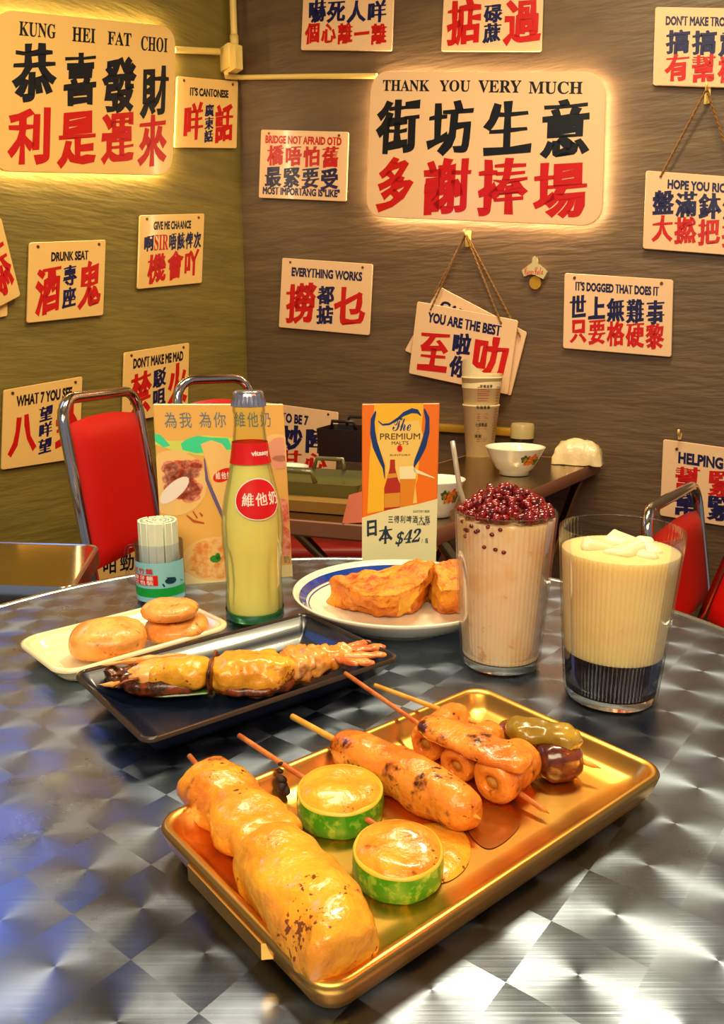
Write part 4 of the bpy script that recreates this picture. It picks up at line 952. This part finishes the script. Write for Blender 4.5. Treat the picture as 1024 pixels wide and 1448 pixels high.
# --- ribbed tumblers
def tumbler(name, label, base, rim, wb, wr, liqs, cat, rib_n=56, rim_drop=0):
    p = at_z(base[0], base[1], TZ); rb = px(wb / 2, p)
    top = at_y(rim[0], rim[1], p.y + .004); H = top.z - TZ; rt = px(wr / 2, top)
    t = thing(name, label, cat, p)
    def rad(z_): return rb + (rt - rb) * (z_ / H) ** .9 if z_ > 0 else rb
    rib = lambda th, z_: 1 + (.012 * abs(math.sin(rib_n / 2 * th)) if .006 < z_ < H - .008 else 0)
    N = 18; seg = rib_n * 6
    out = [(.0005, .001), (rb * .8, .0012), (rb * .95, 0), (rb, .002)] + [(rad(z_), z_) for z_ in [H * i / N for i in range(1, N)]] + [(rt, H - .001), (rt - .0008, H)]
    fl = .010
    inn = [(rad(z_) - .0010, z_) for z_ in [H - .001] + [H * i / N for i in range(N - 1, 0, -1)] if z_ > fl] + [(rad(fl) - .004, fl), (.0005, fl)]
    vs, fs = lathe_g(out, seg, p, rib); k = len(vs); v2, f2 = lathe_g(inn, seg // 6 * 6, p)
    vs += v2; fs += [tuple(i + k for i in f) for f in f2]
    o1 = (len(out) - 1) * seg
    fs += [(o1 + i, o1 + (i + 1) % seg, k + (i + 1) % seg, k + i) for i in range(seg)]
    mesh('glass', vs, fs, M_GLASS, t)
    mesh('thick_base', *lathe_g([(.0005, .0015), (rb * .94, .0015), (rad(fl) - .0014, fl - .0004), (.0005, fl - .0004)], 64, p), M_GLASSR, t, autos=50)
    for nm_, z0, z1, m_, top_fn in liqs:
        z0 = fl + .0004 if z0 == 0 else H * z0; z1 = H * z1
        zs = [z0 + (z1 - z0) * i / 8 for i in range(9)]
        g = lathe_g([(.0005, z0)] + [(rad(z_) - .0020, z_) for z_ in zs] + [(rt * .5, z1 + .0005), (.0005, z1 + .0005)], rib_n * 6, p, lambda th, z_: 1 + .009 * (abs(math.sin(rib_n / 2 * th)) - .5) * 2); mesh(nm_, g[0], g[1], m_, t, autos=60)
    return t, p, H, rt, rad
t, p, H, rt, rad = tumbler('red_bean_drink', 'tall ribbed glass of pinkish slush topped with red beans', (707, 936), (718, 719), 108, 143, [('milk_slush', 0, .955, M_MILK, None)], 'drink')
# red bean pile as stuff
b = MB(); us = [(math.sin(a) * math.cos(c_), math.sin(a) * math.sin(c_), math.cos(a)) for a in [math.pi * i / 6 for i in range(7)] for c_ in [2 * math.pi * j / 8 for j in range(8)]]
fsph = [(i * 8 + j, (i + 1) * 8 + j, (i + 1) * 8 + (j + 1) % 8, i * 8 + (j + 1) % 8) for i in range(6) for j in range(8)]
zt = TZ + H * .955
for k in range(330):
    rr_ = math.sqrt(random.random()) * rt * .9; a = random.random() * 6.283
    hh = (.026 * max(0, 1 - (rr_ / (rt * .95)) ** 1.6)) * random.uniform(.35, 1) + .004
    c_ = V((p.x + rr_ * math.cos(a) * .98, p.y + rr_ * math.sin(a), zt + hh)); s_ = random.uniform(.8, 1.2)
    b.add(us, fsph, TM(c_, random.random() * 6, random.random() * 3, random.random() * 3) @ Matrix.Diagonal((.0052 * s_, .0036 * s_, .0034 * s_, 1)))
for k in range(26):
    if k > 13: break
    a = random.uniform(math.pi * 1.02, math.pi * 1.45); z_ = H * (.95 - .17 * random.random() ** 1.6); r_ = rad(z_) - .0022
    b.add(us, fsph, TM((p.x + r_ * math.cos(a), p.y + r_ * math.sin(a), TZ + z_), k, k) @ Matrix.Diagonal((.0026, .0020, .0020, 1)))
tag(b.build('red_bean_topping', M_BEAN), 'glossy heap of red beans on the tall drink', 'red beans', kind='stuff')
a0 = at_y(640, 624, p.y + .03); a1 = at_y(650, 690, p.y + .015); a2 = at_y(664, 716, p.y)
tag(mesh('drinking_straw', *tube_g([a0, a0 + (a1 - a0) * .5, a1, V((a1.x + .004, a1.y, a1.z - .012)), V((p.x - .01, p.y + .01, zt - .01))], .0024, 12), mat('straw_plastic', '#cfc0a8', .2, trans=.5)), 'clear thin straw standing at the left rim of the red bean drink', 'straw')
t, p, H, rt, rad = tumbler('milk_tea_glass', 'wide ribbed glass of milk tea over a dark jelly layer', (862, 983), (880, 744), 124, 171, [('jelly_layer', 0, .285, M_JELLY, None), ('milk_tea', .286, .875, M_TEA, None)], 'drink', rib_n=72)
for k, (x, y, s_) in enumerate(((-.35, .1, .26), (.1, .4, .3), (.42, -.05, .24), (-.08, -.3, .24), (.1, .0, .3), (-.3, .5, .2), (.5, .35, .2), (.3, -.45, .18))):
    c_ = V((p.x + x * rt, p.y + y * rt, TZ + H * .875)); vs, fs = box_g(rt * s_ * 2, rt * s_ * 1.5, rt * s_ * .9, .005, 3)
    vs = [V(v) + V((fbm(V(v), 60, k), fbm(V(v), 60, k + 2), fbm(V(v), 60, k + 4))) * .005 for v in vs]
    MB().add(vs, fs, TM(c_, k * .8, .25 * math.sin(k * 2.1), .3 * math.cos(k * 1.7))).build('ice_chunk', M_FOAM, t)

# --- gold tray
corn = [(222, 1152), (684, 967), (934, 1090), (455, 1420)]
TH = .024; c, ang_t, L, W = rect_frame(corn, TZ + TH)
L *= 1.0; W *= 1.0
t = thing('gold_tray', 'gold metal rectangular tray holding the grilled skewers', 'tray', (c.x, c.y, TZ), ang_t)
def R_(ins, z_, rad=None): return [V((x, y, z_)) for x, y in rr(L - 2 * ins, W - 2 * ins, max(rad or .016 - ins * .5, .003), 10)]
rings = [R_(.013, .0085), R_(.009, .004), R_(.006, .0045), R_(.002, TH - .012), R_(0, TH - .006), R_(-.001, TH - .002), R_(0, TH), R_(.002, TH + .0006), R_(.004, TH), R_(.006, TH - .002), R_(.010, TH - .010), R_(.0155, .0125), R_(.020, .0105), R_(.026, .0098)]
g = rings_g(rings); mesh('body', g[0], g[1], M_GOLD, t, world=False, autos=70)
for s_ in (-1, 1):                      # lips under the short ends
    vs, fs = [], []
    P = [(-.046, -.004), (-.040, .0045), (.040, .0045), (.046, -.004)]
    for z_ in (TH - .0035, TH - .0125):
        for y, x in P: vs.append(V((s_ * (L / 2 + x - .002 + (.0)), y * 0.92, z_)))
    fs = [(0, 1, 2, 3), (7, 6, 5, 4), (0, 4, 5, 1), (1, 5, 6, 2), (2, 6, 7, 3), (3, 7, 4, 0)]
    mesh('end_lip', vs, fs, M_GOLD, t, world=False, smooth=False)
    for y_ in (-.04, .04):
        pass
for sx_ in (-1, 1):
    for sy_ in (-1, 1): mesh('foot', *lathe_g([(.006, 0), (.007, .001), (.007, .0052), (.0005, .0052)], 16, (sx_ * (L / 2 - .022), sy_ * (W / 2 - .022), 0)), M_GOLD, t, world=False)
FZ = TZ + .0102                        # tray floor
def stick(label, a, b_, za, zb_, m_, r=.0018, up=None):
    A = at_z(a[0], a[1], za); B = at_z(b_[0], b_[1], zb_)
    n = 8; P = [A + (B - A) * i / n for i in range(n + 1)]
    P.append(B + (B - A).normalized() * .006)
    return A, B, tag(mesh('bamboo_skewer', *tube_g(P, [r] * (n + 1) + [.0002], 10), m_), label, 'skewer', 'bamboo skewers on the gold tray')
def food(name, label, cat, a, b_, wpx, rz_, m_, z=None, group=None, **k):
    zc = (z if z is not None else FZ + rz_ * .92); A = at_z(a[0], a[1], zc); B = at_z(b_[0], b_[1], zc); o = blob(name, A, B, px(wpx / 2, (A + B) / 2), rz_, m_, None, zmin=FZ + .0004, **k)
    if label: tag(o, label, cat, group)
    return o
stick('reddish skewer through the two big cheese-topped pieces', (268, 1069), (440, 1280), FZ + .021, FZ + .014, M_STICK)
food('cheese_topped_chicken', 'upper cheese-covered chicken piece at the left end of the tray', 'grilled food', (282, 1096), (398, 1204), 112, .0165, M_CHEESE, amp=.24, ns=48, seed=4, sq=3.4, n=60, prof=lambda s: .96 - .17 * math.exp(-((s - .47) / .13) ** 2), group='cheese-covered chicken pieces')
food('cheese_topped_chicken', 'largest cheese-covered chicken piece at the near corner of the tray', 'grilled food', (372, 1198), (497, 1357), 128, .0190, M_CHEESE3, amp=.17, ns=44, seed=9, sq=5.0, n=70, seg=48, group='cheese-covered chicken pieces')
# zucchini
def zuc(label, u, v, wpx, th, tilt, seed, zb=FZ + .0003):
    c = at_z(u, v, zb + th); R = px(wpx / 2, c); t = thing('zucchini_slice', label, 'zucchini', (c.x, c.y, zb), 0, 'zucchini slices on the gold tray')
    nz_ = lambda th_, a: 1 + .02 * noise.noise(V((math.cos(th_) * 2, math.sin(th_) * 2, seed)))
    g = lathe_g([(.0005, 0), (R * .93, 0), (R * .99, .002), (R * 1.0, th * .5), (R * .985, th - .0015)], 72, (0, 0, 0), nz_); mesh('skin', g[0], g[1], M_ZSKIN, t, world=False)
    g = lathe_g([(R * .985, th - .0015), (R * .96, th), (R * .85, th + .0004), (.0005, th + .0004)], 72, (0, 0, 0), nz_); mesh('flesh', g[0], g[1], M_ZFLESH, t, world=False)
    vs = []; fs = []; n, mm = 60, 18
    for j in range(mm + 1):
        for k in range(n):
            a = 2 * math.pi * k / n; edge = R * (.925 + .05 * noise.noise(V((math.cos(a) * 1.8, math.sin(a) * 1.8, seed + 5)))); r = edge * j / mm
            x, y = r * math.cos(a), r * math.sin(a)
            h = .0042 * (1 - (j / mm) ** 5) + .0035 * fbm((x, y, seed), 55) * (1 - (j / mm) ** 3)
            vs.append(V((x, y, th + .0002 + max(h, 0 if j < mm else -.001))))
    for j in range(mm):
        for k in range(n): fs.append((j * n + k, (j + 1) * n + k, (j + 1) * n + (k + 1) % n, j * n + (k + 1) % n))
    mesh('melted_cheese', vs, fs, M_CHEESE3 if seed == 2 else M_CHEESE, t, world=False)
    t.rotation_euler = (tilt, 0, 0); return t
zuc('farther zucchini slice topped with speckled cheese', 481, 1113, 124, .0185, math.radians(2), 2)
zuc('nearer zucchini slice topped with smooth cheese', 563, 1197, 130, .0172, math.radians(2), 7)
stick('red skewer leading into the zucchini slices', (338, 1040), (590, 1205), FZ + .024, FZ + .007, M_STICK)
o = food('cheese_topped_sausage', 'long cheese-covered sausage between zucchini and fish rolls', 'grilled food', (478, 1050), (674, 1152), 66, .0155, M_CHEESE2, amp=.13, ns=40, seed=12, sq=4, n=60)
stick('pale skewer through the long sausage', (413, 1013), (668, 1152), FZ + .022, FZ + .014, M_STICKY, r=.0022)
# fish rolls (tubes) on one skewer
def roll(label, a, b_, rpx, seed):
    zc = FZ + px(rpx, at_z(a[0], a[1], FZ + .015)) * .95 + .0008; A = at_z(a[0], a[1], zc); B = at_z(b_[0], b_[1], zc); R = px(rpx, A); ax = (B - A).normalized()
    t = thing('fish_roll', label, 'fish roll', V(((A.x + B.x) / 2, (A.y + B.y) / 2, FZ)), 0, 'grilled fish rolls on one skewer')
    side = ax.cross(V((0, 0, 1))).normalized(); up = side.cross(ax); L_ = (B - A).length
    prof = [(.32, .10), (.34, .0), (.55, -.03), (.82, .0), (.95, .06), (1.0, .2), (.98, .4), (1.0, .6), (.98, .8), (.9, .95), (.6, 1.0), (.34, 1.0), (.32, .9)]
    vs = []; fs = []; n = 40
    prof2 = dense(prof, 3); M_ = len(prof2)
    for r, s in prof2:
        for k in range(n):
            th = 2 * math.pi * k / n; q = A + ax * L_ * s + (side * math.cos(th) + up * math.sin(th)) * R * r
            q = q + (side * math.cos(th) + up * math.sin(th)) * (fbm(q, 70, seed) * .12 * R * (1 if r > .5 else 0)); q.z = max(q.z, FZ + .0004); vs.append(q)
    for j in range(M_ - 1):
        for k in range(n): fs.append((j * n + k, j * n + (k + 1) % n, (j + 1) * n + (k + 1) % n, (j + 1) * n + k))
    mesh('roll_body', vs, fs, M_CHEESE2, t)
    mesh('hollow_core', *tube_g([A + ax * L_ * .06, A + ax * L_ * .94], R * .33, 20), mat('fish_roll_inside', '#d8a84a', .5), t)
    return t
roll('first fish roll nearest the sausage with scorched cheese', (600, 1053), (650, 1014), 28, 3)
roll('middle fish roll of the three on the skewer', (644, 1084), (696, 1040), 29, 5)
roll('last and largest fish roll near the skewer tip', (694, 1108), (742, 1070), 34, 8)
food('melted_cheese_layer', 'scorched cheese draped over the three fish rolls', 'cheese', (596, 1020), (748, 1082), 62, .0060, M_CHEESE2, z=FZ + .030, amp=.4, ns=60, seed=21, sq=3.5)
stick('dark red skewer through the fish rolls ending in a sharp tip', (488, 952), (766, 1143), FZ + .028, FZ + .006, M_STICK)
stick('pale skewer leading to the mushrooms', (530, 969), (838, 1082), FZ + .024, FZ + .012, M_STICKY)
for lab, a, b_, w_, rz_, sd in (('mushroom under olive cheese beside the fish rolls', (700, 1036), (762, 1052), 50, .0135, 3), ('dark brown mushroom at the far end of the tray', (758, 1078), (822, 1072), 56, .0135, 6)):
    food('grilled_mushroom', lab, 'mushroom', a, b_, w_, rz_, M_MUSH, amp=.12, ns=50, seed=sd, sq=2.4, group='grilled mushrooms')
food('melted_cheese_layer', 'olive yellow cheese draped over the mushrooms', 'cheese', (714, 1026), (822, 1048), 52, .0085, M_MUSHG, z=FZ + .025, amp=.4, ns=60, seed=23, sq=3)
# puddles on the tray
def puddle(name, label, cat, pts, z, m_, h=.0012, seed=1):
    c = at_z(sum(a for a, _ in pts) / len(pts), sum(b for _, b in pts) / len(pts), z); P = [at_z(u, v, z) for u, v in pts]; P = spline(P + [P[0]], 6)[:-1]; n = len(P); vs = []; fs = []; mm = 8
    for j in range(mm + 1):
        f_ = j / mm
        for q in P: vs.append(c + (q - c) * f_ + V((0, 0, h * (1 - f_ ** 4) + h * .3 * fbm(q * f_, 90, seed) * (1 - f_))))
    for j in range(mm):
        for k in range(n): fs.append((j * n + k, (j + 1) * n + k, (j + 1) * n + (k + 1) % n, j * n + (k + 1) % n))
    o = mesh(name, vs, fs, m_); return tag(o, label, cat)
puddle('sauce_puddle', 'amber cheese sauce puddle right of the nearer zucchini slice', 'sauce', [(600, 1165), (640, 1165), (664, 1190), (660, 1225), (628, 1248), (590, 1240), (575, 1200)], FZ + .0002, M_CHEESE3, .0035)
puddle('grease_puddle', 'thin brown grease film in front of the nearer zucchini slice', 'grease', [(515, 1225), (560, 1225), (600, 1232), (612, 1252), (590, 1272), (545, 1276), (515, 1255)], FZ + .0002, M_SAUCE, .0008)
puddle('grease_puddle', 'thin grease film between the sausage and the tray rim', 'grease', [(655, 1150), (700, 1140), (735, 1160), (720, 1185), (690, 1200), (665, 1180)], FZ + .0002, M_GREASE, .0006, 3)
# charred crumbs on skewers
def crumb(label, pts):
    b = MB()
    for k, (u, v, z_, s_) in enumerate(pts): b.add(us, fsph, TM(at_z(u, v, z_), k, k, .3) @ Matrix.Diagonal((s_, s_ * .8, s_ * .6, 1)))
    return tag(b.build('charred_crumbs', M_CHAR), label, 'crumbs')
crumb('burnt crumb stuck under the zucchini skewer', [(398, 1102, FZ + .012, .004), (400, 1112, FZ + .008, .005), (404, 1118, FZ + .006, .004), (396, 1090, FZ + .016, .0025), (397, 1080, FZ + .02, .0022)])

# --- prawn skewer on the black plate
PZ = TZ + .0055
def cp(u, v, z): return at_z(u, v, z)
t = thing('grilled_prawn', 'large grilled split prawn covered with cheese on the black plate', 'prawn', cp(330, 990, PZ))
def pb_(name, a, b_, wpx, rz_, m_, z, **k):
    A = cp(a[0], a[1], z); B = cp(b_[0], b_[1], z); return blob(name, A, B, px(wpx / 2, (A + B) / 2), rz_, m_, t, zmin=PZ + .0003, **k)
M_SHELLE = mat('scorched_shell', '#8a3c12', 0.35, coat=.3, col2='#3a1608', nscale=90, bump=.6, bscale=200)
M_TAILF = mat('tail_shell', '#d4622a', 0.3, coat=.4, col2='#e8924a', nscale=80, bump=.5, bscale=150)
pb_('shell_underside', (176, 962), (304, 960), 76, .0100, M_SHELLE, PZ + .010, amp=.3, ns=50, seed=2, sq=2.6)
pb_('head_shell', (172, 956), (304, 950), 66, .0150, M_PRAWN, PZ + .016, amp=.22, ns=45, seed=3, sq=2.8, n=50, prof=lambda s: .72 + .32 * s)
pb_('cheese_on_head', (205, 952), (300, 954), 60, .0140, M_CHEESE3, PZ + .0185, amp=.28, ns=50, seed=6, sq=3, n=50, prof=lambda s: .7 + .3 * s)
pb_('face', (150, 955), (206, 957), 34, .0100, M_PRAWND, PZ + .0150, amp=.6, ns=90, seed=5, sq=2.2)
pb_('scorched_edge', (298, 962), (420, 958), 92, .0075, M_SHELLE, PZ + .0085, amp=.4, ns=60, seed=9, sq=2.6, n=50)
pb_('cheese_middle', (298, 954), (416, 946), 78, .0165, M_CHEESE3, PZ + .0170, amp=.34, ns=46, seed=8, sq=2.8, n=60)
pb_('dark_joint', (297, 952), (307, 952), 76, .0165, M_SHELLE, PZ + .0168, amp=.35, ns=60, seed=8, sq=2.2)
for k, (a, b_, w_, r_) in enumerate((((400, 944), (440, 936), 64, .0150), ((426, 939), (464, 930), 50, .0125), ((448, 933), (494, 923), 40, .0105))):
    pb_('tail_segment', a, b_, w_, r_, M_PRAWN, PZ + .0165 + k * .001, amp=.4, ns=75, seed=11 + k, sq=2.6)
pb_('belly_scorch', (404, 958), (470, 944), 20, .005, M_SHELLE, PZ + .007, amp=.5, ns=80, seed=15, sq=2.2)
for k, (a, b_, w_) in enumerate((((478, 919), (524, 907), 14), ((480, 922), (546, 914), 16), ((482, 928), (547, 926), 15), ((480, 934), (530, 938), 14), ((474, 930), (506, 940), 12))):
    pb_('tail_fin', a, b_, w_, .0028, M_TAILF, PZ + .019 + .0008 * k, amp=.5, ns=90, seed=20 + k, sq=3)
pb_('horn', (138, 941), (264, 925), 11, .0034, M_PRAWN, PZ + .026, amp=.4, ns=70, seed=31, sq=2, prof=lambda s: .3 + .9 * s)
pb_('jaw', (137, 968), (215, 966), 13, .0036, M_PRAWN, PZ + .012, amp=.4, ns=70, seed=33, sq=2, prof=lambda s: .4 + .8 * s)
for k, (a, b_) in enumerate((((190, 948), (142, 950)), ((192, 955), (150, 958)), ((196, 960), (158, 973)))):
    A, B = cp(*a, PZ + .020), cp(*b_, PZ + .016); mesh('feeler', *tube_g([A, (A + B) / 2 + V((0, 0, .002)), B], [.0018, .0013, .0005], 6), M_SHELLE, t)
for k in range(0):
    A = cp(208 + k * 15, 978, PZ + .008); B = cp(202 + k * 16, 990, PZ + .002); mesh('small_leg', *tube_g([A, (A + B) / 2 + V((0, -.002, .003)), B], [.0022, .0018, .0008], 6), M_PRAWND, t)
o = food('zucchini_strip', 'green-edged zucchini strip under the prawn', 'zucchini', (215, 984), (306, 978), 24, .0045, mat('cooked_green_skin', '#4c7a18', .3, coat=.4, col2='#2a3a10', nscale=120), z=PZ + .004, amp=.2, ns=60, seed=2, sq=3)
